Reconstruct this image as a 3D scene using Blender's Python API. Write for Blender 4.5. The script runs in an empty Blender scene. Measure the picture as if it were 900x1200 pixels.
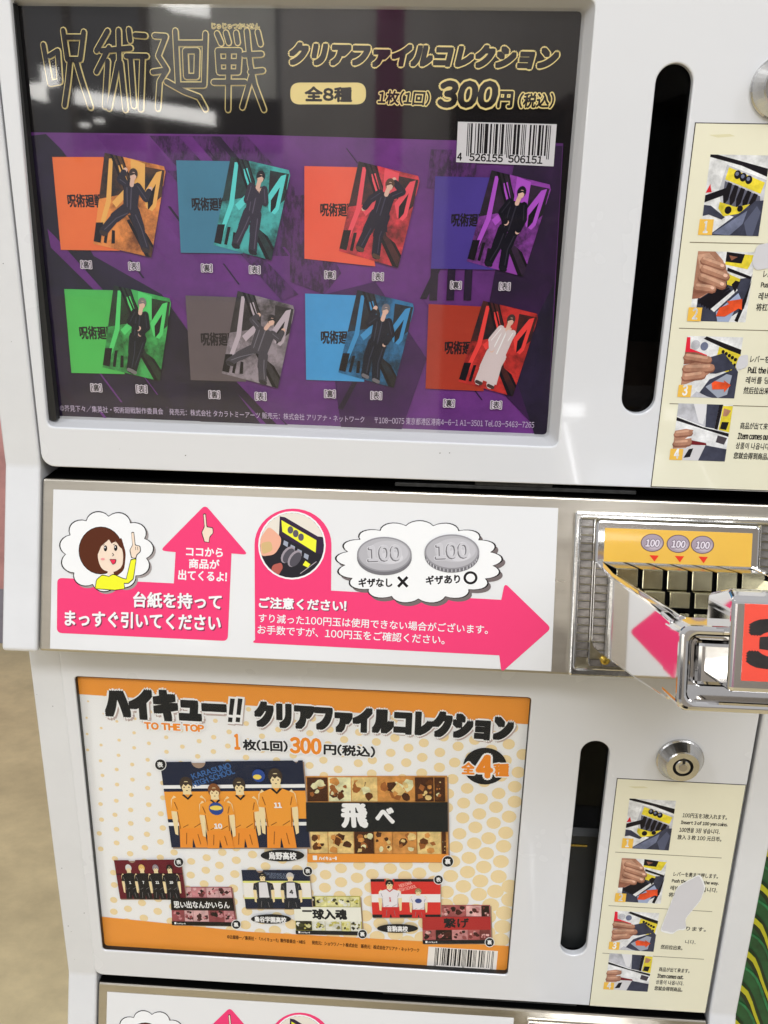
import bpy, bmesh, math, random
import numpy as np
from mathutils import Vector, Matrix
random.seed(7)
SC = bpy.context.scene
COL = SC.collection
U = 0.28                       # metres per machine module height

# ------------------------------------------------------------------ camera
F_PX = 1069.55
R_CAM = np.array([[0.99808981, 0.05885154, 0.01879413],
                  [0.03728877, -0.33132178, -0.94278069],
                  [-0.04925719, 0.94168061, -0.3328834]])   # right, down, forward
C_CAM = np.array([0.5529267, -1.30165472, 0.62204498])
cam_d = bpy.data.cameras.new("camera")
cam = bpy.data.objects.new("camera", cam_d)
COL.objects.link(cam)
cam_d.sensor_fit = 'HORIZONTAL'
cam_d.sensor_width = 36.0
cam_d.lens = F_PX / 900.0 * 36.0
cam_d.clip_start = 0.01
cam_d.clip_end = 100
mw = Matrix.Identity(4)
for i in range(3):
    mw[i][0] = R_CAM[0][i]
    mw[i][1] = -R_CAM[1][i]
    mw[i][2] = -R_CAM[2][i]
    mw[i][3] = C_CAM[i] * U
cam.matrix_world = mw
SC.camera = cam

# ------------------------------------------------------------------ light
SC.view_settings.view_transform = 'Standard'
SC.view_settings.look = 'None'
SC.view_settings.exposure = 0.0
SC.view_settings.gamma = 1.0
SC.cycles.max_bounces = 8
SC.cycles.transparent_max_bounces = 12
world = bpy.data.worlds.new("World")
SC.world = world
world.use_nodes = True
wn = world.node_tree
bg = wn.nodes['Background']
tc = wn.nodes.new('ShaderNodeTexCoord')
sep = wn.nodes.new('ShaderNodeSeparateXYZ')
mr = wn.nodes.new('ShaderNodeMapRange')
mr.inputs['From Min'].default_value = -1
mr.inputs['From Max'].default_value = 1
rmp = wn.nodes.new('ShaderNodeValToRGB')
wn.links.new(tc.outputs['Generated'], sep.inputs[0])
wn.links.new(sep.outputs['Z'], mr.inputs['Value'])
wn.links.new(mr.outputs[0], rmp.inputs[0])
wn.links.new(rmp.outputs[0], bg.inputs['Color'])
e = rmp.color_ramp.elements
e[0].position = 0.0; e[0].color = (0.30, 0.305, 0.315, 1)
e[1].position = 1.0; e[1].color = (0.60, 0.605, 0.63, 1)
m_ = e.new(0.5); m_.color = (0.38, 0.38, 0.385, 1)
m_ = e.new(0.6); m_.color = (0.53, 0.53, 0.545, 1)
bg.inputs['Strength'].default_value = 1.0

def area(name, loc, size, energy, target, col=(.95, .972, 1)):
    d = bpy.data.lights.new(name, 'AREA')
    d.shape = 'RECTANGLE'; d.size = size[0]; d.size_y = size[1]
    d.energy = energy; d.color = col
    o = bpy.data.objects.new(name, d); COL.objects.link(o)
    o.location = loc
    o.rotation_euler = (Vector(target) - Vector(loc)).to_track_quat('-Z', 'Y').to_euler()
    return o
area('ceiling_lamp', (0.3, -1.7, 1.65), (1.6, 0.35), 27, (0.2, -0.2, -0.2))
area('ceiling_lamp', (-1.0, -3.4, 2.1), (2.0, .3), 130, (-.8, -5.0, .2))  # extra lamp added to brighten the hall walls mirrored in the pane
area('ceiling_lamp', (-1.6, -1.1, 1.65), (0.35, 1.6), 15, (0, 0, 0))
area('ceiling_lamp', (1.9, -1.3, 1.65), (0.35, 1.6), 13, (0, 0, 0))

# ------------------------------------------------------------------ helpers
def lin(c):
    c = c / 255.0
    return c / 12.92 if c <= 0.04045 else ((c + 0.055) / 1.055) ** 2.4
def rgb(r, g, b, k=1.12):
    return (min(lin(r) * k, .85), min(lin(g) * k, .85), min(lin(b) * k, .85), 1)
MATS = {}
def mat(name, col, rough=0.5, metal=0.0, spec=0.5, coat=0.0, noise=0.0, nscale=20.0, bump=0.0, bscale=200.0, emis=None, rnoise=0.0, stretch=None):
    if name in MATS: return MATS[name]
    m = bpy.data.materials.new(name); m.use_nodes = True
    nt = m.node_tree; b = nt.nodes['Principled BSDF']
    b.inputs['Base Color'].default_value = col
    b.inputs['Roughness'].default_value = rough
    b.inputs['Metallic'].default_value = metal
    b.inputs['Specular IOR Level'].default_value = spec
    b.inputs['Coat Weight'].default_value = coat
    b.inputs['Coat Roughness'].default_value = 0.06
    if emis:
        b.inputs['Emission Color'].default_value = (*emis[:3], 1); b.inputs['Emission Strength'].default_value = emis[3]
    if noise or bump or rnoise:
        t = nt.nodes.new('ShaderNodeTexCoord'); mp = nt.nodes.new('ShaderNodeMapping')
        nt.links.new(t.outputs['Object'], mp.inputs[0])
        if stretch: mp.inputs['Scale'].default_value = stretch
        n = nt.nodes.new('ShaderNodeTexNoise'); n.inputs['Scale'].default_value = nscale
        n.inputs['Detail'].default_value = 6; n.inputs['Roughness'].default_value = .65
        nt.links.new(mp.outputs[0], n.inputs['Vector'])
        if noise:
            r = nt.nodes.new('ShaderNodeMapRange')
            r.inputs['From Min'].default_value = .3; r.inputs['From Max'].default_value = .7
            r.inputs['To Min'].default_value = 1 - noise; r.inputs['To Max'].default_value = 1 + noise * .4
            nt.links.new(n.outputs['Fac'], r.inputs['Value'])
            mx = nt.nodes.new('ShaderNodeVectorMath'); mx.operation = 'SCALE'
            mx.inputs[0].default_value = col[:3]
            nt.links.new(r.outputs[0], mx.inputs['Scale']); nt.links.new(mx.outputs[0], b.inputs['Base Color'])
        if rnoise:
            r = nt.nodes.new('ShaderNodeMapRange')
            r.inputs['From Min'].default_value = .3; r.inputs['From Max'].default_value = .7
            r.inputs['To Min'].default_value = max(0, rough - rnoise); r.inputs['To Max'].default_value = rough + rnoise
            nt.links.new(n.outputs['Fac'], r.inputs['Value']); nt.links.new(r.outputs[0], b.inputs['Roughness'])
        if bump:
            n2 = nt.nodes.new('ShaderNodeTexNoise'); n2.inputs['Scale'].default_value = bscale; n2.inputs['Detail'].default_value = 3
            nt.links.new(mp.outputs[0], n2.inputs['Vector'])
            bp_ = nt.nodes.new('ShaderNodeBump'); bp_.inputs['Strength'].default_value = bump; bp_.inputs['Distance'].default_value = .0004
            nt.links.new(n2.outputs['Fac'], bp_.inputs['Height']); nt.links.new(bp_.outputs[0], b.inputs['Normal'])
    MATS[name] = m
    return m
INK = {}
def ink(r, g, b, rough=.45):
    k = (r, g, b)
    if k not in INK:
        INK[k] = mat('ink_%d_%d_%d' % k, rgb(r, g, b), rough, spec=.12)
    return INK[k]

def pho(r, g, b):
    return mat('photo_%d_%d_%d' % (r, g, b), rgb(r, g, b), .35, spec=.2, noise=.42, nscale=190)
M_white = mat('white_enamel', (.725, .732, .755, 1), .27, coat=.5, noise=.015, nscale=4, bump=.03, bscale=60, rnoise=.025)
M_white2 = mat('white_enamel_body', (.715, .72, .735, 1), .35, coat=.3, noise=.05, nscale=25, bump=.08, bscale=120)
M_black = mat('black_void', (.003, .003, .003, 1), .8, spec=0)
M_rubber = mat('black_gasket', (.012, .012, .012, 1), .5)
M_steel = mat('brushed_steel', (.54, .50, .43, 1), .32, metal=1, noise=.07, nscale=5, bump=.02, bscale=60, rnoise=.05, stretch=(1, 25, 25))
M_chrome = mat('chrome', (.76, .745, .73, 1), .05, metal=1, bump=.012, bscale=45)
M_chromer = mat('cast_chrome', (.78, .77, .74, 1), .17, metal=1, noise=.12, nscale=120, bump=.12, bscale=500)
M_chromeb = mat('bar_chrome', (.34, .31, .20, 1), .2, metal=1, noise=.25, nscale=200)
M_rung = mat('rung_metal', (.36, .34, .32, 1), .3, metal=1, noise=.5, nscale=250, bump=.25, bscale=900)
M_brass = mat('brass', (.6, .42, .08, 1), .25, metal=1, noise=.3, nscale=300)
M_label = mat('label_white', (.76, .76, .765, 1), .3, coat=.25, noise=.02, nscale=8)
M_cream = mat('sticker_cream', rgb(226, 222, 198, 1.08), .3, coat=.2, noise=.04, nscale=14)
M_floor = mat('vinyl_floor', rgb(210, 193, 150, 1.05), .3, noise=.22, nscale=9, stretch=(1.0, 1.3, 1))
M_plastic = mat('dark_product', (.02, .02, .022, 1), .4, noise=.4, nscale=60)

def glass(name, refl=1.0, tint=(1, 1, 1, 1), rough=0.0):
    m = bpy.data.materials.new(name); m.use_nodes = True; nt = m.node_tree
    for n in list(nt.nodes): nt.nodes.remove(n)
    out = nt.nodes.new('ShaderNodeOutputMaterial'); mix = nt.nodes.new('ShaderNodeMixShader')
    tr = nt.nodes.new('ShaderNodeBsdfTransparent'); gl = nt.nodes.new('ShaderNodeBsdfGlossy')
    fr = nt.nodes.new('ShaderNodeFresnel'); mu = nt.nodes.new('ShaderNodeMath'); mu.operation = 'MULTIPLY'
    fr.inputs['IOR'].default_value = 1.5; mu.inputs[1].default_value = refl; mu.use_clamp = True
    ge = nt.nodes.new('ShaderNodeNewGeometry'); iv = nt.nodes.new('ShaderNodeMath'); iv.operation = 'SUBTRACT'; iv.inputs[0].default_value = 1; m2 = nt.nodes.new('ShaderNodeMath'); m2.operation = 'MULTIPLY'
    nt.links.new(ge.outputs['Backfacing'], iv.inputs[1]); nt.links.new(iv.outputs[0], m2.inputs[1])
    tr.inputs['Color'].default_value = tint; gl.inputs['Roughness'].default_value = rough
    nt.links.new(fr.outputs[0], mu.inputs[0]); nt.links.new(mu.outputs[0], m2.inputs[0]); nt.links.new(m2.outputs[0], mix.inputs[0])
    nt.links.new(tr.outputs[0], mix.inputs[1]); nt.links.new(gl.outputs[0], mix.inputs[2]); nt.links.new(mix.outputs[0], out.inputs[0])
    return m
M_glass = glass('acrylic_pane', 2.1, rough=.035)
M_glass2 = glass('acrylic_pane_smoked', .22, (.95, .95, .95, 1))

class Fr:
    """A flat frame standing in the place: a (right), b (up along it), n (outwards), in modules."""
    def __init__(s, o, A, B, N):
        s.o, s.A, s.B, s.N = [np.array(v, float) for v in (o, A, B, N)]
    def pt(s, a, b, n=0.0):
        return s.o + a * s.A + b * s.B + n * s.N
    def hit(s, u, v, n=0.0):
        d = R_CAM.T @ np.array([(u - 450) / F_PX, (v - 600) / F_PX, 1.0])
        t = ((s.o + n * s.N - C_CAM) @ s.N) / (d @ s.N)
        p = C_CAM + t * d - s.o
        return float(p @ s.A), float(p @ s.B)
    def shift(s, dz):
        return Fr(s.o + np.array([0, 0, dz]), s.A, s.B, s.N)
DOOR = Fr((0, 0, 0), (1, 0, 0), (0, 0, 1), (0, -1, 0))
SL = 0.31; KK = math.hypot(1, SL)
BAND = Fr((0, 0, .2), (1, 0, 0), (0, SL / KK, 1 / KK), (0, -1 / KK, SL / KK))

def empty(name, loc, label=None, cat=None, group=None):
    o = bpy.data.objects.new(name, None); COL.objects.link(o)
    o.location = Vector(loc) * U; o.empty_display_size = .02
    if label: o['label'] = label
    if cat: o['category'] = cat
    if group: o['group'] = group
    return o
def worldloc(o):
    v = Vector((0, 0, 0))
    while o is not None: v = v + o.location; o = o.parent
    return v
def link(name, me, parent=None, label=None, kind=None, cat=None):
    o = bpy.data.objects.new(name, me); COL.objects.link(o)
    if parent is not None: o.parent = parent
    if label: o['label'] = label
    if kind: o['kind'] = kind
    if cat: o['category'] = cat
    return o
class MB:
    """Collects geometry (world points in modules) and links it as one object."""
    def __init__(s): s.v = []; s.f = []; s.m = []; s.mats = []
    def mi(s, m):
        if m not in s.mats: s.mats.append(m)
        return s.mats.index(m)
    def add(s, verts, faces, m):
        k = len(s.v); s.v += [tuple(p) for p in verts]; i = s.mi(m)
        for f in faces: s.f.append(tuple(j + k for j in f)); s.m.append(i)
    def build(s, name, parent=None, smooth=False, **kw):
        off = worldloc(parent) if parent is not None else Vector((0, 0, 0))
        me = bpy.data.meshes.new(name)
        me.from_pydata([(p[0] * U - off[0], p[1] * U - off[1], p[2] * U - off[2]) for p in s.v], [], s.f)
        for m in s.mats: me.materials.append(m)
        me.polygons.foreach_set('material_index', s.m)
        if smooth: me.polygons.foreach_set('use_smooth', [True] * len(s.f))
        me.update()
        return link(name, me, parent, **kw)
def bm_to(mb, bm, m, fn):
    bm.verts.ensure_lookup_table()
    idx = {v: i for i, v in enumerate(bm.verts)}
    mb.add([fn(*v.co) for v in bm.verts], [[idx[v] for v in f.verts] for f in bm.faces], m)
def box(mb, fr, a0, a1, b0, b1, n0, n1, m, bev=0.0, seg=2):
    bm = bmesh.new(); bmesh.ops.create_cube(bm, size=1)
    for v in bm.verts:
        v.co = ((a0 + a1) / 2 + v.co.x * (a1 - a0), (b0 + b1) / 2 + v.co.y * (b1 - b0), (n0 + n1) / 2 + v.co.z * (n1 - n0))
    if bev: bmesh.ops.bevel(bm, geom=list(bm.edges), offset=bev, segments=seg, affect='EDGES', profile=.5)
    bmesh.ops.recalc_face_normals(bm, faces=bm.faces)
    bm_to(mb, bm, m, fr.pt); bm.free()
def prism(mb, poly, w0, w1, fn, m, bev=0.0, seg=2):
    """poly of (p,q) extruded from w0 to w1; fn(p,q,w) gives the world point"""
    bm = bmesh.new()
    lo = [bm.verts.new((p, q_, w0)) for p, q_ in poly]; hi = [bm.verts.new((p, q_, w1)) for p, q_ in poly]
    n = len(poly)
    bm.faces.new(lo); bm.faces.new(hi[::-1])
    for i in range(n): bm.faces.new((lo[i], hi[i], hi[(i + 1) % n], lo[(i + 1) % n]))
    bmesh.ops.recalc_face_normals(bm, faces=bm.faces)
    if bev: bmesh.ops.bevel(bm, geom=list(bm.edges), offset=bev, segments=seg, affect='EDGES', profile=.5)
    bm_to(mb, bm, m, fn); bm.free()
def rrect(a0, a1, b0, b1, r, seg=6):
    pts = []
    if not isinstance(r, (tuple, list)): r = (r,) * 4
    for (cx, cy, t0, rr) in ((a1 - r[0], b1 - r[0], 0, r[0]), (a0 + r[1], b1 - r[1], 90, r[1]), (a0 + r[2], b0 + r[2], 180, r[2]), (a1 - r[3], b0 + r[3], 270, r[3])):
        for i in range(seg + 1):
            t = math.radians(t0 + 90 * i / seg)
            pts.append((cx + rr * math.cos(t), cy + rr * math.sin(t)))
    return pts
def inset_quad(q4, r, seg=6):
    return round_poly(q4, r, seg)
def round_poly(pts, r, seg=5):
    out = []; n = len(pts)
    for i in range(n):
        p = np.array(pts[i][:2], float); a = np.array(pts[i - 1][:2], float); c = np.array(pts[(i + 1) % n][:2], float)
        rr = pts[i][2] if len(pts[i]) > 2 else r
        if rr == 0: out.append(tuple(p)); continue
        da = a - p; dc = c - p; la = np.linalg.norm(da); lc = np.linalg.norm(dc)
        k = min(rr, la * .45, lc * .45)
        A = p + da / la * k; Cc = p + dc / lc * k
        for j in range(seg + 1):
            t = j / seg
            out.append(tuple((1 - t) ** 2 * A + 2 * t * (1 - t) * p + t * t * Cc))
    return out
def panel(name, fr, outer, holes, n0, n1, m, parent, bev=0.0, **kw):
    """plate with holes: 2D curve filled, thickness n0..n1, rounded edges"""
    c = bpy.data.curves.new('c', 'CURVE'); c.dimensions = '2D'; c.fill_mode = 'BOTH'
    for loop in [outer] + holes:
        sp = c.splines.new('POLY'); sp.points.add(len(loop) - 1)
        for i, p in enumerate(loop): sp.points[i].co = (p[0], p[1], 0, 1)
        sp.use_cyclic_u = True
    c.extrude = (n1 - n0) / 2 - bev; c.bevel_depth = bev; c.bevel_resolution = 2; c.offset = -bev
    o = bpy.data.objects.new('c', c); COL.objects.link(o)
    me = bpy.data.meshes.new_from_object(o.evaluated_get(bpy.context.evaluated_depsgraph_get()))
    bpy.data.objects.remove(o)
    mb = MB(); nm = (n0 + n1) / 2
    mb.add([fr.pt(v.co.x, v.co.y, nm + v.co.z) for v in me.vertices], [tuple(p.vertices) for p in me.polygons], m)
    ob = mb.build(name, parent, **kw)
    bm = bmesh.new(); bm.from_mesh(ob.data); bmesh.ops.remove_doubles(bm, verts=bm.verts, dist=1e-6)
    bmesh.ops.recalc_face_normals(bm, faces=bm.faces); bm.to_mesh(ob.data); bm.free()
    return ob

# ------------------------------------------------------------------ print engine
GL = {}
def raw_glyph(s):
    c = bpy.data.curves.new('t', 'FONT'); c.body = s; c.size = 1; c.resolution_u = 3
    o = bpy.data.objects.new('t', c); COL.objects.link(o)
    me = bpy.data.meshes.new_from_object(o.evaluated_get(bpy.context.evaluated_depsgraph_get()))
    bpy.data.objects.remove(o)
    v = [(p.co.x, p.co.y) for p in me.vertices]; f = [tuple(p.vertices) for p in me.polygons]
    bpy.data.meshes.remove(me)
    return v, f
def glyph(ch):
    if ch not in GL:
        if ch in ' \u3000': GL[ch] = ([], [], .28 if ch == ' ' else 1.0)
        else:
            v, f = raw_glyph(chr(ord(ch) + 0xFEE0) if 33 <= ord(ch) <= 126 else ch)
            if ord(ch) > 0x2e80: adv = 1.0
            else:
                xs = [p[0] for p in v]; x0 = min(xs); adv = max(xs) - x0 + .09; v = [(p[0] - x0 + .045, p[1]) for p in v]
            GL[ch] = (v, f, adv)
    return GL[ch]
EMW = None
STEP = 0.00002   # height of one print layer, in modules (about 6 microns)
class Print:
    def __init__(s, fr, base=0.0006, shift=0.0):
        s.fr = fr; s.out = fr.shift(shift) if shift else fr; s.mb = MB(); s.n = base; s.L = 1
    def up(s, k=1): s.L += k
    def h(s, sub=0.0): return s.n + (s.L + sub) * STEP
    def lpoly(s, pts, m, sub=0.0):         # local (a,b)
        s.mb.add([s.out.pt(a, b, s.h(sub)) for a, b in pts], [tuple(range(len(pts)))], m)
    def poly(s, pts, m, lay=None, sub=0.0):
        if lay is None: s.up()
        s.lpoly([s.fr.hit(*p) for p in pts], m, sub)
    def circ(s, c, rx, ry, m, n=20, rot=0, lay=None, sub=0.0):
        if lay is None: s.up()
        cr, sr = math.cos(rot), math.sin(rot)
        s.poly([(c[0] + rx * math.cos(t) * cr - ry * math.sin(t) * sr, c[1] + rx * math.cos(t) * sr + ry * math.sin(t) * cr) for t in [2 * math.pi * i / n for i in range(n)]], m, lay=1, sub=sub)
    def stroke(s, pts, w, m, caps=True):
        L = [s.fr.hit(*p) for p in pts]
        s.lstroke(L, np.linalg.norm(np.array(s.fr.hit(pts[0][0] + 1, pts[0][1])) - np.array(L[0])) * w / 2, m, caps)
    def lstroke(s, L, k, m, caps=True):
        s.up(); L = [np.array(p) for p in L]
        j = 0.0
        for i in range(len(L) - 1):
            d = L[i + 1] - L[i]; l = np.linalg.norm(d)
            if l < 1e-9: continue
            d = d / l; nn = np.array([-d[1], d[0]])
            s.lpoly([L[i] + nn * k, L[i] - nn * k, L[i + 1] - nn * k, L[i + 1] + nn * k], m, j); j += .07
        if caps:
            for p in L:
                s.lpoly([p + k * np.array([math.cos(t), math.sin(t)]) for t in [math.pi / 4 * q for q in range(8)]], m, j); j += .07
        s.up(int(j) + 1)
    def ltext(s, t, A, B, H, m, bold=0.0, shear=0.0, rings=None):
        """text whose ink box runs from A to B (local) and is H high"""
        s.up(); A = np.array(A); B = np.array(B)
        x = 0; items = []
        for ch in t:
            v, f, adv = glyph(ch); items.append((x, v, f)); x += adv
        xs = [x0 + p[0] + shear * p[1] for x0, v, f in items for p in v]; ys = [p[1] for _, v, _ in items for p in v]
        x0_, x1_ = min(xs), max(xs); y0_, y1_ = min(ys), max(ys)
        if t.strip() in '一ー―-': y0_, y1_ = -.1, .9
        d = B - A; W = np.linalg.norm(d); ex = d / W; ey = np.array([-ex[1], ex[0]])
        sx = W / (x1_ - x0_); sy = H / (y1_ - y0_)
        offs = [(0, 0)]
        if bold:
            rr = rings or ([bold] if bold <= .045 else [bold * (i + 1) / math.ceil(bold / .04) for i in range(math.ceil(bold / .04))])
            for r in rr:
                nd = 6 if bold < .03 else (8 if r < .07 else 12)
                sq = bold in (.075, .08, .085)
                if sq: cc_ = lambda v_: max(-1, min(1, v_ * 1.35))
                else: cc_ = lambda v_: v_
                offs += [(r * cc_(math.cos(2 * math.pi * (i + .5 * sq) / nd)), r * cc_(math.sin(2 * math.pi * (i + .5 * sq) / nd))) for i in range(nd)]
        se = sy if bold > 0 else 0
        sub = 0.0
        for gi, (gx, v, f) in enumerate(items):
            for oi, (ox, oy) in enumerate(offs):
                hh = s.h((oi * 2 + gi % 2) * .03)
                pts = []
                for p in v:
                    q = A + ex * ((gx + p[0] + shear * p[1] - x0_) * sx + ox * sy) + ey * ((p[1] - y0_ + oy) * sy)
                    pts.append(s.out.pt(q[0], q[1], hh))
                s.mb.add(pts, f, m)
        s.up(int(len(offs) * .06) + 1)
    def text(s, t, p0, p1, h, m, bold=0.0, shear=0.0, outline=None):
        A = s.fr.hit(*p0); B = s.fr.hit(*p1)
        H = abs(s.fr.hit(p0[0], p0[1] - h)[1] - A[1])
        for (om, orad) in (outline or []):
            s.ltext(t, A, B, H, om, orad, shear)
        s.ltext(t, A, B, H, m, bold, shear)
    def qmap(s, Q):
        Q = [np.array(s.fr.hit(*p)) for p in Q]     # TL TR BR BL
        def f(a, b): return tuple((Q[0] * (1 - a) + Q[1] * a) * (1 - b) + (Q[3] * (1 - a) + Q[2] * a) * b)
        return f
    def upoly(s, f, pts, m, up=True, sub=0.0):
        if up: s.up()
        s.lpoly([f(*p) for p in pts], m, sub)
    def ell(s, f, cx, cy, rx, ry, m, n=14):
        s.up(); s.lpoly([f(cx + rx * math.cos(2 * math.pi * i / n), cy + ry * math.sin(2 * math.pi * i / n)) for i in range(n)], m)
    def build(s, name, parent, **kw): return s.mb.build(name, parent, **kw)
def rect(a0, b0, a1, b1): return [(a0, b0), (a1, b0), (a1, b1), (a0, b1)]

def ean(P, f, digits, m, x0, x1, y0, y1, yg):
    Lc = ['0001101', '0011001', '0010011', '0111101', '0100011', '0110001', '0101111', '0111011', '0110111', '0001011']
    Rc = [''.join('1' if c == '0' else '0' for c in s) for s in Lc]; Gc = [s[::-1] for s in Rc]
    par = ['LLLLLL', 'LLGLGG', 'LLGGLG', 'LLGGGL', 'LGLLGG', 'LGGLLG', 'LGGGLL', 'LGLGLG', 'LGLGGL', 'LGGLGL'][int(digits[0])]
    code = '101' + ''.join((Lc if par[i] == 'L' else Gc)[int(digits[1 + i])] for i in range(6)) + '01010' + ''.join(Rc[int(d)] for d in digits[7:]) + '101'
    w = (x1 - x0) / 95; i = 0; P.up()
    while i < 95:
        if code[i] == '1':
            j = i
            while j < 95 and code[j] == '1': j += 1
            guard = i < 3 or i > 91 or 44 < i < 50
            P.upoly(f, rect(x0 + i * w, y0, x0 + j * w, yg if guard else y1), m, up=False); i = j
        else: i += 1

# ------------------------------------------------------------------ setting
DARK = mat('dark_partition_paint', (.02, .018, .02, 1), .6)
mb = MB(); z = -4.2
mb.add([(-30, -40, z), (30, -40, z), (30, 12, z), (-30, 12, z)], [(0, 1, 2, 3)], M_floor)
mb.build('floor', kind='structure')
# the hall behind the photographer, seen only in the pane and the chrome
def mir(u, v, D):
    d = R_CAM.T @ np.array([(u - 450) / F_PX, (v - 600) / F_PX, 1.0]); t = (D - C_CAM[1]) / d[1]
    p = C_CAM + t * d
    return (p[0], -D, p[2])
def slab(u0, v0, u1, v1, D, m, name, th=.15, **kw):
    a = mir(u0, v0, D); b = mir(u1, v1, D); mb = MB()
    x0, x1 = sorted((a[0], b[0])); z0, z1 = sorted((a[2], b[2]))
    F = Fr((0, -D, 0), (1, 0, 0), (0, 0, 1), (0, -1, 0))
    box(mb, F, x0, x1, z0, z1, 0, th, m)
    return mb.build(name, **kw)
HW = mat('hall_wall_paint', (.70, .67, .60, 1), .7, noise=.2, nscale=1.2)
HW2 = mat('hall_wall_panel', (.42, .385, .355, 1), .6, noise=.2, nscale=1.5)
HD = mat('hall_pillar_brown', (.10, .085, .075, 1), .5)
HE = mat('light_strip_diffuser', (.9, .9, .9, 1), .5, emis=(1, .97, .92, 8.0))
HP = mat('hall_wall_plum', (.2, .05, .12, 1), .5)
slab(160, -160, 325, 180, 18, HW, 'hall_wall', kind='structure')
slab(-150, -160, 62, 400, 18, HW2, 'hall_wall', kind='structure')
slab(325, -160, 540, 400, 17.5, HW2, 'hall_wall', kind='structure')
slab(540, -160, 1100, 330, 17, HW2, 'hall_wall', kind='structure')
slab(63, -160, 86, 190, 16, HD, 'hall_pillar', kind='structure')
slab(160, -160, 172, 190, 15.9, HD, 'hall_pillar', kind='structure')
slab(86, 112, 330, 180, 16.5, DARK, 'hall_wall', kind='structure')
slab(442, -60, 470, 200, 15.5, HP, 'hall_pillar', kind='structure')
# unseen dark shelf, added to give dark reflections in window and chrome
SB = mat('reflector_brown', (.035, .018, .010, 1), .5, noise=.4, nscale=3); FB2 = Fr((0, -8.5, 0), (1, 0, 0), (0, 0, 1), (0, 1, 0))
sh = empty('dark_reflector_shelf', (1.75, -9, -4.2), 'added dark brown rack, put in to darken the mirrored right part of the upper window', 'reflection helper')
mb = MB(); box(mb, FB2, .62, 2.9, -4.2, 1.55, -1.2, -1.1, DARK); mb.build('back_board', sh)
for x_ in (.62, 1.76, 2.84): mb = MB(); box(mb, FB2, x_, x_ + .06, -4.2, 1.55, -1.1, 0, SB); mb.build('side_board', sh)
for z_ in (-4.1, -3.0, -1.9, -.8, .3, 1.4): mb = MB(); box(mb, FB2, .683, 2.837, z_, z_ + .07, -1.098, -.004, SB); mb.build('reflector_board', sh)
def strip(pts, D, name, label, cat):
    mb = MB(); P = [mir(u, v, D) for u, v in pts]
    P2 = [(p[0], p[1] + .12 * -1, p[2]) for p in P]; n = len(P)
    mb.add(P + P2, [tuple(range(n)), tuple(range(2 * n - 1, n - 1, -1))] + [(i, (i + 1) % n, n + (i + 1) % n, n + i) for i in range(n)], HE)
    o = mb.build(name); o['label'] = label; o['category'] = cat; return o
strip([(86, 104), (250, 131), (250, 147), (86, 121)], 15, 'light_strip', 'long slanting light strip mirrored across the upper poster beside its title', 'light')
strip([(46, 78), (62, 78), (66, 99), (49, 101)], 15, 'square_lamp', 'small square light mirrored in the upper left corner of the dark poster, higher one', 'light')
strip([(30, 98), (48, 96), (52, 119), (33, 114)], 15, 'square_lamp', 'small square light mirrored at the left edge of the dark poster, lower one', 'light')
strip([(180, 0), (243, 0), (243, 19), (200, 12)], 15, 'light_strip', 'short light strip mirrored at the top edge above the poster title', 'light')
strip([(92, 144), (101, 144), (102, 148), (93, 148)], 15, 'downlight', 'left one of two tiny lamps mirrored under the slanting light strip', 'light')
strip([(109, 139), (118, 139), (119, 143), (110, 143)], 15, 'downlight', 'right one of two tiny lamps mirrored under the slanting light strip', 'light')

# pink and grey panel standing far behind on the left
mb = MB(); F = Fr((0, 7.5, 0), (1, 0, 0), (0, 0, 1), (0, -1, 0))
x, z = F.hit(0, 480); x2, z2 = F.hit(0, 765); zm = F.hit(0, 690)[1]
box(mb, F, x - 4, x + .5, zm, z + 2.6, -.05, 0, mat('panel_pink', rgb(205, 150, 150), .6, noise=.3, nscale=8))
box(mb, F, x - 4, x + .502, -4.2, zm, -.05, .002, mat('panel_grey', rgb(150, 146, 158), .6, noise=.3, nscale=8))
mb.build('partition_wall', kind='structure')

# green leaf patterned panel, bottom right
LEAF = mat('leaf_green', (.008, .10, .028, 1), .35, noise=.6, nscale=60)
YEL = mat('vein_yellow', (.50, .47, .015, 1), .4)
LG = empty('leaf_display', (1.32, .25, -1.6), 'dark green display panel printed with yellow leaf veins, right of the lower machine', 'display panel')
F = Fr((0, .25, 0), (1, 0, 0), (0, 0, 1), (0, -1, 0))
mb = MB(); box(mb, F, 1.05, 2.0, -1.9, -.40, -.03, 0, LEAF); mb.build('back_board', LG)
LEAF2 = mat('leaf_green_light', (.015, .22, .07, 1), .35, noise=.7, nscale=60); LEAFD = mat('leaf_dark', (.002, .02, .005, 1), .35)
for i in range(-1, 7):
    q = lambda x, y: (885.7 - 8.3 * (i - 1) + x, 1079 + 39 * (i - 1) + y)
    P = Print(F, .002); path = [(-14, -10), (0, 0), (5.5, 7), (10, 16), (14.3, 29), (22, 50), (34, 88)]
    P.stroke([q(x - 1, y + 6) for x, y in path], 4.5, LEAFD); P.stroke([q(x + 3, y - 5) for x, y in path], 2.5, LEAFD)
    P.stroke([q(x + 3, y + 21) for x, y in path], 3, LEAF2, False)
    P.build('leaf', LG)
    P = Print(F, .004); P.poly([q(-14, -15), q(0, -4), q(7, 3), q(12, 15), q(16, 28), q(24, 50), q(35.5, 88), q(33.5, 89), q(21.5, 52), q(13, 30), q(9, 18), q(4, 8), q(-1, 3), q(-14, -5)], YEL)
    P.build('vein', LG)

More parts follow.
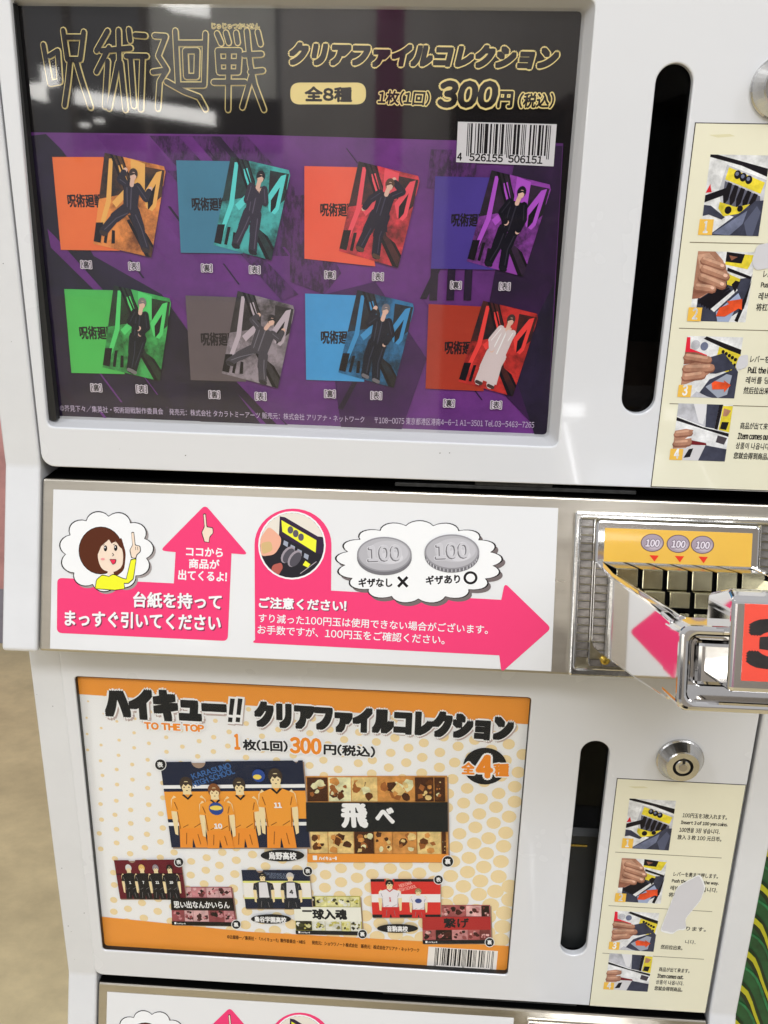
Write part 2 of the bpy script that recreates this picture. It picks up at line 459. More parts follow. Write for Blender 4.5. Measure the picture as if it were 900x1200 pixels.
# ------------------------------------------------------------------ machine shell
def machine(k, label):
    dz = -k
    root = empty('vending_machine', (.53, .4, -.9 - k), label, 'vending machine', 'stacked clear file vending machines')
    D = DOOR.shift(dz); B = BAND.shift(dz)
    # body sides: profile in (y,z) of this module
    prof = [(.0, .945), (.0, .2145), (-.083, -.055), (-.079, -.061), (.0, -.061), (1.5, -.061), (1.5, .945)]
    Zs = lambda y, zz, x: (x, y, zz + dz)
    for (x0, x1) in ((-.096, -.0415), (1.0985, 1.147)):
        mb = MB(); prism(mb, prof, x0, x1, Zs, M_white2, bev=.004, seg=3); mb.build('side_panel', root)
    mb = MB()
    prism(mb, [(.07, .94), (.07, -.05), (1.4, -.05), (1.4, .94)], -.04, 1.097, Zs, M_black); mb.build('inner_box', root)
    # strips inside the gap under the door
    mb = MB(); box(mb, D, .50, .86, .2005, .2065, -.02, -.010, mat('gap_strip', (.05, .05, .05, 1), .6, metal=.6, noise=.6, nscale=300), bev=.001)
    mb.build('door_hinge_strip', root)
    mb = MB(); box(mb, D, .62, .735, .207, .2125, -.02, -.008, MATS['gap_strip'], bev=.001); mb.build('door_hinge_strip', root)
    # door
    if k == 0:
        win = [(-.0125, .852), (.737, .852), (.737, .2725), (-.0235, .2775)]
        x0, x1 = -.0415 + .0035, 1.0945
        outer = rrect(x0, x1, .2148, .935, (.004, .004, .02, .01))
        slot = (.8455, .7805, .3255)
    else:
        win = [(-.0229, .8528), (.7292, .8531), (.7275, .2745), (-.0248, .2746)]
        x0, x1 = -.0415 - .003, 1.0925
        outer = rrect(x0, x1, .2145, .935, (.004, .004, .016, .012))
        slot = (.8405, .778, .330)
    wl = round_poly(win, .012 if k == 0 else .007)
    c, st, sb = slot; w = .0235
    sl = [(c + w * math.cos(t), st - w + w * math.sin(t)) for t in [math.pi * i / 16 for i in range(17)]] + \
         [(c - w * math.cos(t), sb + w - w * math.sin(t)) for t in [math.pi * i / 16 for i in range(17)]]
    door = panel('door', D, outer, [wl, sl], -.014, 0, M_white, root, bev=.0025)
    # lip round the window
    if k == 0:
        lip_in = round_poly([(-.0205, .842), (.7245, .842), (.7215, .285), (-.024, .2885)], .006)
        mb = MB(); n = len(wl)
        mg = mat('lip_grey', (.50, .50, .51, 1), .35)
        mb.add([D.pt(a, b, -.003) for a, b in wl] + [D.pt(a, b, -.0262) for a, b in lip_in], [(i, (i + 1) % n, n + (i + 1) % n, n + i) for i in range(n)], mg)
        mb.build('window_frame', door, smooth=False)
        mb = MB(); box(mb, D, -.0225, -.0115, .286, .842, -.021, -.008, M_rubber)
        mb.build('gasket', door)
        mb = MB(); box(mb, D, -.03, .735, .27, .85, -.0206, -.0200, M_glass); mb.build('window_pane', door)
    else:
        mb = MB(); n = len(wl)
        gk = [(.3522 + (a - .3522) * .9978, .5638 + (b - .5638) * .9970) for a, b in wl]
        mb.add([D.pt(a, b, -.0018) for a, b in gk] + [D.pt(a, b, -.0142) for a, b in gk], [(i, (i + 1) % n, n + (i + 1) % n, n + i) for i in range(n)], M_rubber)
        mb.build('gasket', door)
        mb = MB(); box(mb, D, -.027, .731, .271, .856, -.0055, -.005, glass('acrylic_pane_clear', .35)); mb.build('window_pane', door)
    # slot: smoked pane and dark stock behind
    mb = MB(); box(mb, D, c - .03, c + .03, sb - .008, st + .008, -.0165, -.015, M_glass2); mb.build('slot_pane', door)
    mb = MB()
    if k == 1:
        MF = mat('stock_sheets', (.011, .013, .013, 1), .45, noise=.6, nscale=40)
        prism(mb, [(.06, .56), (.05, .55), (.028, sb - .01), (.06, sb - .01)], c - .04, c + .04, Zs, MF)
        box(mb, D, c - .024, c + .01, .545, .549, -.03, -.028, M_brass)
    else:
        MF = mat('stock_sheets_dark', (.006, .004, .003, 1), .8, spec=.05, noise=.5, nscale=40)
        prism(mb, [(.06, .42), (.045, .34), (.045, sb - .01), (.06, sb - .01)], c - .04, c + .04, Zs, MF)
    mb.build('stock_sheet', root, kind='stuff')
    # lock
    lk = empty('lock', (0, 0, 0)); lk.parent = root; lk.location = (0, 0, 0)
    a0, b0 = ((.9775, .7520) if k == 1 else (.9790, .7535))
    def turn(rings, name, m, segs=40):
        mb = MB(); V = []; Fc = []
        for (r, n) in rings: V += [D.pt(a0 + r * math.cos(2 * math.pi * i / segs), b0 + r * math.sin(2 * math.pi * i / segs), n) for i in range(segs)]
        for j in range(len(rings) - 1):
            for i in range(segs): Fc.append((j * segs + i, j * segs + (i + 1) % segs, (j + 1) * segs + (i + 1) % segs, (j + 1) * segs + i))
        if rings[-1][0] > 1e-4: Fc.append(tuple((len(rings) - 1) * segs + i for i in range(segs)))
        mb.add(V, Fc, m); ob = mb.build(name, lk, smooth=False); return ob
    ML = mat('lock_steel', (.62, .61, .59, 1), .22, metal=1, noise=.2, nscale=90)
    turn([(.0385, 0), (.0385, .004), (.0365, .006), (.0275, .021), (.026, .023), (.0165, .023), (.0165, .014)], 'collar', ML)
    turn([(.0165, .0145), (.0155, .0150)], 'key_ring', M_rubber)
    turn([(.0125, .0152), (.0125, .022), (.0115, .0235)], 'barrel', ML)
    mb = MB(); box(mb, D, a0 - .0022, a0 + .0022, b0 + .0075, b0 + .0165, .0236, .0240, M_rubber); mb.build('key_notch', lk)
    turn([(.0068, .0238), (.0066, .0246)], 'core', mat('lock_core', (.45, .42, .40, 1), .35, metal=1))
    # delivery panel: stainless tray front
    dp = panel('delivery_panel', B, rrect(-.0387, 1.096, -.2695, -.0035, .004), [], -.02, 0, M_steel, root, bev=.0035)
    mb = MB(); box(mb, B, -.0213, .7445, -.2678 + .0025, -.0203, .0, .0008, M_label, bev=.0002); lp = mb.build('label_plate', dp)
    P = Print(BAND if False else DOOR, .0004, -k); rr = random.Random(4 + k)
    for _ in range(9):
        xx = rr.choice([rr.uniform(-.09, -.05), rr.uniform(-.03, 1.08)]); zz = rr.uniform(.23, .265) if xx > -.04 else rr.uniform(.24, .9); q_ = rr.uniform(.0004, .0012)
        P.lpoly([(xx - q_, zz), (xx, zz - q_ * .7), (xx + q_, zz + q_ * .3), (xx + q_ * .2, zz + q_)], ink(70, 66, 62))
    P.build('paint_chip', root, kind='stuff')
    # back rim under band (closing underside)
    mb = MB(); prism(mb, [(.07, .195), (.004, .195), (-.066, -.052), (.07, -.052)], -.0385, 1.0955, Zs, M_black); mb.build('tray_box', root)
    return root, door, dp, B, D

# ------------------------------------------------------------------ printed label on the steel panel
W_ = ink(236, 234, 233); PK = ink(252, 62, 112); BK = ink(30, 26, 28); SK = ink(250, 205, 185); BR = ink(84, 42, 26); YL = ink(226, 226, 48)
GS = ink(150, 142, 140)
def cloud(cx, cy, rx, ry, nb, ph=0.0, amp=.075):
    pts = []
    for i in range(nb * 8):
        t = 2 * math.pi * i / (nb * 8) + ph
        k = (1 - amp) + amp * 1.9 * abs(math.sin(nb * (t - ph) / 2)) ** .8
        pts.append((cx + rx * k * math.cos(t), cy + ry * k * math.sin(t)))
    return pts
def grow(pts, c, k, d=(0, 0)): return [(c[0] + (x - c[0]) * k + d[0], c[1] + (y - c[1]) * k + d[1]) for x, y in pts]
def band_print(k, dp):
    kw = dict(base=.0012, shift=-k)
    NP = lambda: Print(BAND, **kw)
    P = NP()
    P.poly(round_poly([(67.5, 677), (204, 683.5, 0), (206, 647, 0), (188, 645), (240.7, 591.5), (291, 650), (271.5, 648.5, 0), (267, 751), (67, 741.5)], 6), PK)
    P.build('pull_arrow', dp, label='pink arrow pointing up')
    P = NP(); P.up(3)
    cl = cloud(125, 646, 52, 44.5, 11, .2)
    P.poly(grow(cl, (125, 646), 1.0, (2.5, 2.5)), GS); P.poly(grow(cl, (125, 646), 1.012), BK); P.poly(grow(cl, (125, 646), .985), W_)
    # generic girl with bobbed hair pointing up
    P.circ((118.5, 645), 26, 28, BK, 28); P.circ((118.5, 645), 25.3, 27.3, BR, 28)
    P.poly(round_poly([(142, 628), (148, 648), (146, 668), (136, 676), (128, 672)], 5), BR)
    P.poly(round_poly([(115, 640), (119, 631), (140, 634), (145, 648), (144, 664), (134, 671), (120, 668), (115, 656)], 6), SK)
    P.poly([(116, 620), (140, 630), (146, 646), (140, 640), (136, 634), (131, 637), (128, 632), (119, 640), (114, 652)], BR)
    P.poly([(127, 667), (133, 667), (134, 674), (126, 674)], SK)
    P.poly(round_poly([(111.5, 690, 0), (113, 679), (120, 673), (128, 675, 0), (133, 672), (144, 677), (148, 678, 0), (153.5, 655), (160.5, 654), (157, 679), (151, 684, 0), (146, 684, 0), (147, 690, 0), (135, 692, 0)], 2), BK)
    P.poly(round_poly([(112.3, 689.3, 0), (113.8, 679.5), (120, 674), (128, 675.8, 0), (133, 673), (144, 678), (148.5, 679, 0), (154, 656), (159.7, 655), (156.2, 678.3), (150.5, 683, 0), (145.5, 683, 0), (146, 689.5, 0), (135, 691, 0)], 2), YL)
    def pointing(cx, cy, s_):
        P.poly(round_poly([(cx - 4 * s_, cy - 20 * s_), (cx - .5 * s_, cy - 20.5 * s_), (cx + 1.2 * s_, cy - 5 * s_), (cx + 7 * s_, cy - 4 * s_), (cx + 7.5 * s_, cy + 3 * s_), (cx + 3 * s_, cy + 7 * s_), (cx + 2 * s_, cy + 11 * s_, 0), (cx - 4 * s_, cy + 10 * s_, 0), (cx - 6 * s_, cy + 1 * s_), (cx - 2.5 * s_, cy - 5 * s_)], 2), BK)
        P.poly(round_poly(grow([(cx - 3.6 * s_, cy - 19 * s_), (cx - 1 * s_, cy - 19.4 * s_), (cx + .5 * s_, cy - 4.4 * s_), (cx + 6 * s_, cy - 3.4 * s_), (cx + 6.5 * s_, cy + 2.5 * s_), (cx + 2.2 * s_, cy + 6.4 * s_), (cx + 1.2 * s_, cy + 10.4 * s_), (cx - 3.2 * s_, cy + 9.5 * s_), (cx - 5 * s_, cy + .8 * s_), (cx - 2 * s_, cy - 4.6 * s_)], (cx, cy), 1), 1.5), SK)
        for dx in (1.2, 3.6): P.stroke([(cx + dx * s_, cy - 3 * s_), (cx + (dx + .3) * s_, cy + 1 * s_)], .55, BK, False)
    pointing(158, 643.5, 1.0)
    for (ex, ey) in ((124, 642.5), (136, 642)):
        P.circ((ex, ey), 2.0, 3.6, BK, 12); P.stroke([(ex - 3, ey - 3.5), (ex - 1, ey - 4.5)], .6, BK, False)
        P.circ((ex - .5, ey - 1), .7, 1.0, W_, 8)
    P.stroke([(121, 635.5), (126, 634)], .6, BR, False); P.stroke([(134, 634.5), (139, 635.5)], .6, BR, False)
    P.stroke([(132, 648), (134, 650), (132, 651.5)], .6, BK, False)
    P.poly(round_poly([(128.5, 655), (137, 655), (136, 660), (132.5, 662)], 1.5), BK); P.poly(round_poly([(129.3, 655.7), (136.2, 655.7), (135.3, 659.6), (132.5, 661.2)], 1.2), ink(215, 50, 80))
    P.circ((121, 655), 2.5, 1.4, ink(248, 150, 150), 10)
    P.build('pointing_girl_cartoon', dp)
    P = NP(); P.up(2); 
    def pointing2(cx, cy, s_):
        pass
    P.poly(round_poly([(238, 602), (241.5, 601.5), (243, 617), (250, 618), (250.5, 625), (246.5, 629), (245.5, 636, 0), (239.5, 635, 0), (236, 624), (239.5, 617)], 2), BK)
    P.poly(round_poly([(238.8, 603), (240.8, 602.6), (242.3, 617.8), (249.2, 618.8), (249.7, 624.6), (245.8, 628.4), (244.8, 635.2, 0), (240.2, 634.4, 0), (237, 623.8), (240.2, 617.6)], 1.5), SK)
    P.build('pointing_hand_icon', dp)
    P = NP(); P.up(3)
    P.text('ココから', (218.5, 651), (261, 652.5), 10, W_, .03)
    P.text('商品が', (221.7, 665.5), (257, 667), 11, W_, .03)
    P.text('出てくるよ!', (209.3, 679), (265.7, 681.7), 11.5, W_, .03)
    for t, a, b, h in (('台紙を持って', (156.7, 711), (259.3, 714), 17.5), ('まっすぐ引いてください', (76.7, 733), (258.3, 739), 18)):
        P.text(t, (a[0] + 1.3, a[1] + 1.3), (b[0] + 1.3, b[1] + 1.3), h, ink(120, 60, 80), .03)
        P.text(t, a, b, h, W_, .03)
    P.build('lettering', dp, kind='stuff')
    # right arrow
    P = NP()
    arc = [(343.5 + 45 * math.cos(t), 638 + 42 * math.sin(t)) for t in [math.pi + math.pi * i / 20 for i in range(21)]]
    P.poly(arc + round_poly([(388, 692, 0), (587.4, 702.8, 0), (591.3, 683), (646, 736), (587.5, 788), (585, 767.8, 0), (294, 753)], 6) + [], PK)
    P.circ((342.3, 639), 39.5, 40, W_, 32)
    P.build('turn_arrow', dp, label='pink arrow pointing right with round picture')
    P = NP(); P.up(6)
    cc = (342.3, 639)
    DKk = ink(40, 38, 48); 
    P.circ(cc, 37.5, 38, ink(38, 36, 42), 32)
    def clipc(pts):
        out = []
        for x, y in pts:
            dx, dy = x - cc[0], y - cc[1]; r = math.hypot(dx / 37.3, dy / 37.8)
            if r > 1: dx /= r; dy /= r
            out.append((cc[0] + dx, cc[1] + dy))
        return out
    topc = [(342.3 + 37.3 * math.cos(t), 639 + 37.8 * math.sin(t)) for t in [math.radians(a) for a in range(185, 352, 8)]]
    P.poly(topc + [(368, 628), (328, 606), (327, 628), (318, 635)], ink(216, 208, 196))
    P.poly(clipc([(328, 605), (334, 606), (381, 632), (379, 650), (371, 648), (328, 628)]), ink(52, 38, 60))
    P.poly([(330, 609.5), (371, 633), (370, 647.5), (331, 623)], ink(235, 232, 60))
    for i in range(3): P.circ((340.5 + 6.2 * i, 621 + 4.2 * i), 3.4, 4.4, ink(90, 85, 95), 12)
    for i in range(4): P.poly([(333 + 8 * i, 633 + 5 * i), (338 + 8 * i, 635.5 + 5 * i), (337 + 8 * i, 641 + 5 * i), (332 + 8 * i, 638 + 5 * i)], ink(150, 155, 170))
    for i in range(2):
        P.circ((337.5 + 8 * i, 650 + 4.5 * i), 6.5, 11, ink(150, 140, 148), 16, rot=.6); P.circ((338.5 + 8 * i, 651 + 4.5 * i), 5.3, 9.6, ink(80, 76, 84), 16, rot=.6)
    P.poly([(355, 662), (358, 657), (364, 661), (361, 665)], ink(225, 225, 55))
    P.poly(clipc(round_poly([(304, 632), (315, 617), (322, 622), (330, 630), (329, 639), (322, 650), (306, 652)], 5)), ink(222, 165, 140))
    P.poly(clipc(round_poly([(306, 636), (318, 634), (320, 645), (308, 650)], 4)), ink(200, 170, 120))
    P.poly(clipc(round_poly([(319, 662), (330, 659), (332, 665), (326, 675), (318, 672)], 4)), ink(170, 90, 80))
    P.stroke([(352, 672), (371, 658)], .8, ink(170, 160, 165), False)
    P.build('coin_insertion_picture', dp)
    P = NP(); P.up(4)
    cl = cloud(491, 658.5, 93, 46, 17, .1, .06)
    P.poly(grow(cl, (491, 658), 1.0, (3.5, 4)), ink(110, 100, 100)); P.poly(grow(cl, (491, 658), 1.01), BK); P.poly(grow(cl, (491, 658), .988), W_)
    P.build('speech_cloud', dp)
    CO = [ink(110, 108, 112), ink(170, 168, 172), ink(200, 198, 202), ink(140, 138, 142)]
    for cx, cy, mill in ((450.5, 649.5, 0), (529.5, 646.5, 1)):
        P = NP(); P.up(30)
        P.circ((cx, cy + 4), 32, 20.5, CO[0], 40); P.poly([(cx - 32, cy - 1), (cx + 32, cy - 1), (cx + 32, cy + 4), (cx - 32, cy + 4)], CO[0])
        if mill:
            for i in range(17):
                t = math.radians(20 + i * 8.75); P.stroke([(cx + 31 * math.cos(t), cy + 20 * math.sin(t)), (cx + 31 * math.cos(t), cy + 20 * math.sin(t) + 4)], .9, CO[2], False)
        P.circ((cx, cy), 32, 20.5, CO[3], 40); P.circ((cx, cy), 30, 18.8, CO[1], 40)
        P.circ((cx + 4, cy - 2), 24, 14, ink(182, 180, 184), 36); P.circ((cx + 8, cy + 4), 14, 7, ink(196, 194, 198), 30)
        P.text('100', (cx - 19, cy + 8.5), (cx + 19, cy + 7), 17, CO[0], .05, outline=[(CO[2], .09)])
        P.text('100', (cx - 18, cy + 7.7), (cx + 20, cy + 6.2), 17, ink(188, 186, 190), .03)
        P.build('coin_picture', dp)
    P = NP(); P.up(6)
    P.text('ギザなし', (420.6, 687.5), (459.5, 687.5), 10, BK, .04); P.text('ギザあり', (499.6, 685), (539, 683), 10, BK, .04)
    P.stroke([(466.5, 676), (477.5, 687.5)], 3.2, BK, False); P.stroke([(477.5, 676), (466.5, 687.5)], 3.2, BK, False)
    P.circ((551.3, 677), 8.2, 7.7, BK, 28); P.circ((551.3, 677), 5.3, 4.9, W_, 28)
    P.text('ご注意ください!', (305, 713), (406.4, 717), 12.5, ink(120, 60, 80), .04)
    P.text('ご注意ください!', (304, 712), (405.4, 716), 12.5, W_, .04)
    P.text('すり減った100円玉は使用できない場合がございます。', (303.2, 729), (571.4, 743), 10.5, W_, .012)
    P.text('お手数ですが、100円玉をご確認ください。', (302, 742.5), (520.7, 755), 10.5, W_, .012)
    P.build('lettering', dp, kind='stuff')

# ------------------------------------------------------------------ coin slide
def coin_slide(k, root):
    B = BAND.shift(-k)
    cs = empty('coin_slide', (.918, -.1, .08 - k)); cs.parent = root; cs.location = Vector((.918, -.1, .08 - k)) * U - worldloc(root)
    panel('housing_frame', B, rrect(.7683, 1.068, -.2684, -.0228, .005), [rrect(.7775, 1.0595, -.256, -.0335, .004)], 0, .012, M_chromer, cs, bev=.0035)
    mb = MB(); box(mb, B, .7775, 1.0595, -.256, -.0335, 0, .0015, mat('housing_floor', (.42, .38, .27, 1), .3, metal=1, noise=.5, nscale=120)); mb.build('housing_floor', cs)
    # cells of the cast ladders either side
    mb = MB(); F0 = Fr((0, 0, 0), B.A, B.B, B.N)
    box(mb, F0, -.0090, .0090, -.0053, .0053, 0, .004, M_rung, bev=.0008, seg=1)
    ro = mb.build('rung', None); me = ro.data; bpy.data.objects.remove(ro)
    for ac in (.7876, 1.0493):
        for i in range(17):
            o = link('rung', me, cs); o.location = Vector(B.pt(ac, -.0405 - i * .0122, .002)) * U - worldloc(cs)
    for i in range(3):
        o = link('rung', me, cs); o.location = Vector(B.pt(.8085 + i * .0195, -.2485, .0012)) * U - worldloc(cs)
    for a0, a1 in ((.7775, .7783), (.7970, .7988), (1.0382, 1.0398)):
        mb = MB(); box(mb, B, a0, a1, -.25, -.034, .001, .0085, M_chromer, bev=.0003); mb.build('rail', cs)
    sgs = 16; c0 = (.822, -.2428); V = []
    for r, n in ((.0075, .002), (.0075, .009), (.005, .011), (.002, .0115)):
        V += [B.pt(c0[0] + r * math.cos(2 * math.pi * i / sgs), c0[1] + r * math.sin(2 * math.pi * i / sgs), n) for i in range(sgs)]
    mb = MB(); mb.add(V, [(j * sgs + i, j * sgs + (i + 1) % sgs, (j + 1) * sgs + (i + 1) % sgs, (j + 1) * sgs + i) for j in range(3) for i in range(sgs)] + [tuple(3 * sgs + i for i in range(sgs))], M_brass)
    mb.build('screw', cs)
    # chrome backing under the coin plate
    panel('plate_backing', B, rrect(.7998, 1.0370, -.118, -.0350, .007), [], .0, .013, M_chrome, cs, bev=.0035)
    YP = mat('plate_yellow', rgb(248, 178, 70), .3, coat=.3, noise=.05, nscale=20)
    mb = MB(); box(mb, B, .8121, 1.0253, -.0960, -.0465, .0128, .0138, YP, bev=.0003); pl = mb.build('coin_plate', cs)
    FB = BAND
    for i, (u, v) in enumerate(((764.3, 636), (794.6, 637.2), (823, 638.4))):
        P = Print(FB, .0140, -k)
        hit0 = P.fr.hit; P.fr = Fr(P.fr.o + .013 * P.fr.N, P.fr.A, P.fr.B, P.fr.N)
        P.circ((u, v), 13.6, 10.6, ink(90, 70, 80), 28); P.circ((u, v), 12.6, 9.8, ink(160, 145, 155), 28); P.circ((u + 2, v + 2), 9, 6, ink(180, 166, 174), 24)
        P.text('100', (u - 8, v + 4.2), (u + 8, v + 4.6), 8, ink(215, 205, 212), .04, .15, outline=[(ink(100, 84, 96), .11)])
        P.build('coin_mark', cs)
        P = Print(FB, .0140, -k); P.fr = Fr(P.fr.o + .013 * P.fr.N, P.fr.A, P.fr.B, P.fr.N); x = u + 2 - i * .6
        P.poly([(x - 5.5, 650.5 + i * .8), (x + 5.5, 651 + i * .8), (x + .5, 658 + i)], ink(220, 60, 40))
        P.build('arrow_mark', cs)
    # sliding arm: side walls
    side = [(.0, -.094), (.10, -.104), (.40, -.114), (.44, -.117), (.44, -.198), (.30, -.208), (.08, -.221), (.03, -.222), (.0, -.21)]
    W = lambda n, b, a: B.pt(a, b, n)
    for a0, a1 in ((.7995, .8110), (1.0260, 1.0375)):
        mb = MB(); prism(mb, side, a0, a1, W, M_chrome, bev=.003, seg=3); o = mb.build('side_wall', cs)
    mb = MB(); prism(mb, [(.012, -.216), (.08, -.214), (.30, -.202), (.44, -.192), (.44, -.178), (.012, -.18)], .8111, 1.0259, W, M_chrome); mb.build('under_plate', cs)
    mb = MB(); prism(mb, [(.0135, -.1015), (.079, -.1015), (.079, -.1275), (.096, -.1275), (.096, -.17), (.0135, -.17)], .8112, 1.0258, W, M_black); mb.build('slot_bed', cs)
    A_ = lambda a, b, n: B.pt(a, b - n * .02, n)
    for sgn, w0 in ((1, .8112), (-1, 1.0258)):
        mb = MB(); prism(mb, [(w0, -.104), (w0 + sgn * .006, -.106), (w0 + sgn * .034, -.136), (w0 + sgn * .034, -.160), (w0, -.160)], .030, .43, A_, M_chrome, bev=.0008); mb.build('bevel_rail', cs)
    mb = MB(); prism(mb, [(.095, -.1525), (.42, -.1525), (.42, -.170), (.095, -.170)], .8113, 1.0257, W, M_chrome); mb.build('tray_floor', cs)
    slots = [.850, .884, .918, .952, .986]
    edges = [.8170] + slots + [1.020]
    for r, (n0, n1, b0, b1) in enumerate(((.0138, .085, -.1265, -.0985), (.080, .102, -.149, -.1271))):
        for i in range(6):
            a0 = edges[i] + (.0031 if i else 0); a1 = edges[i + 1] - (.0031 if i < 5 else 0)
            mb = MB(); prism(mb, [(a0, b0), (a0, b1), (a1, b1), (a1, b0)], n0, n1, B.pt, M_chromeb, bev=.0012, seg=2); mb.build('coin_bar', cs)
    # front handle
    panel('handle_frame', B, rrect(.7985, 1.0385, -.199, -.1155, .011), [rrect(.8095, 1.0275, -.189, -.1255, .008)], .42, .480, M_chrome, cs, bev=.0045)
    mb = MB(); box(mb, B, .8095, 1.0275, -.189, -.1255, .415, .432, M_chrome, bev=.001); mb.build('handle_back', cs)
    mb = MB(); box(mb, B, .823, 1.014, -.181, -.134, .430, .452, M_chrome, bev=.006, seg=3); mb.build('handle_step', cs)
    mb = MB(); prism(mb, [(.405, -.176), (.492, -.176), (.492, -.086), (.478, -.078), (.415, -.090)], .843, .994, W, M_chrome, bev=.005, seg=4); mb.build('handle_block', cs)
    RD = mat('label_red', rgb(232, 78, 62), .3, coat=.2, noise=.08, nscale=60)
    mb = MB(); box(mb, B, .8545, .9825, -.1640, -.0905, .4918, .4926, RD); mb.build('price_label', cs)
    P = Print(B, .4928)
    P.ltext('300', (.8615, -.1480), (.975, -.1480), .040, mat('digit_black', (.02, .015, .015, 1), .5, noise=.9, nscale=180), .075)
    P.build('lettering', cs, kind='stuff')
    return cs

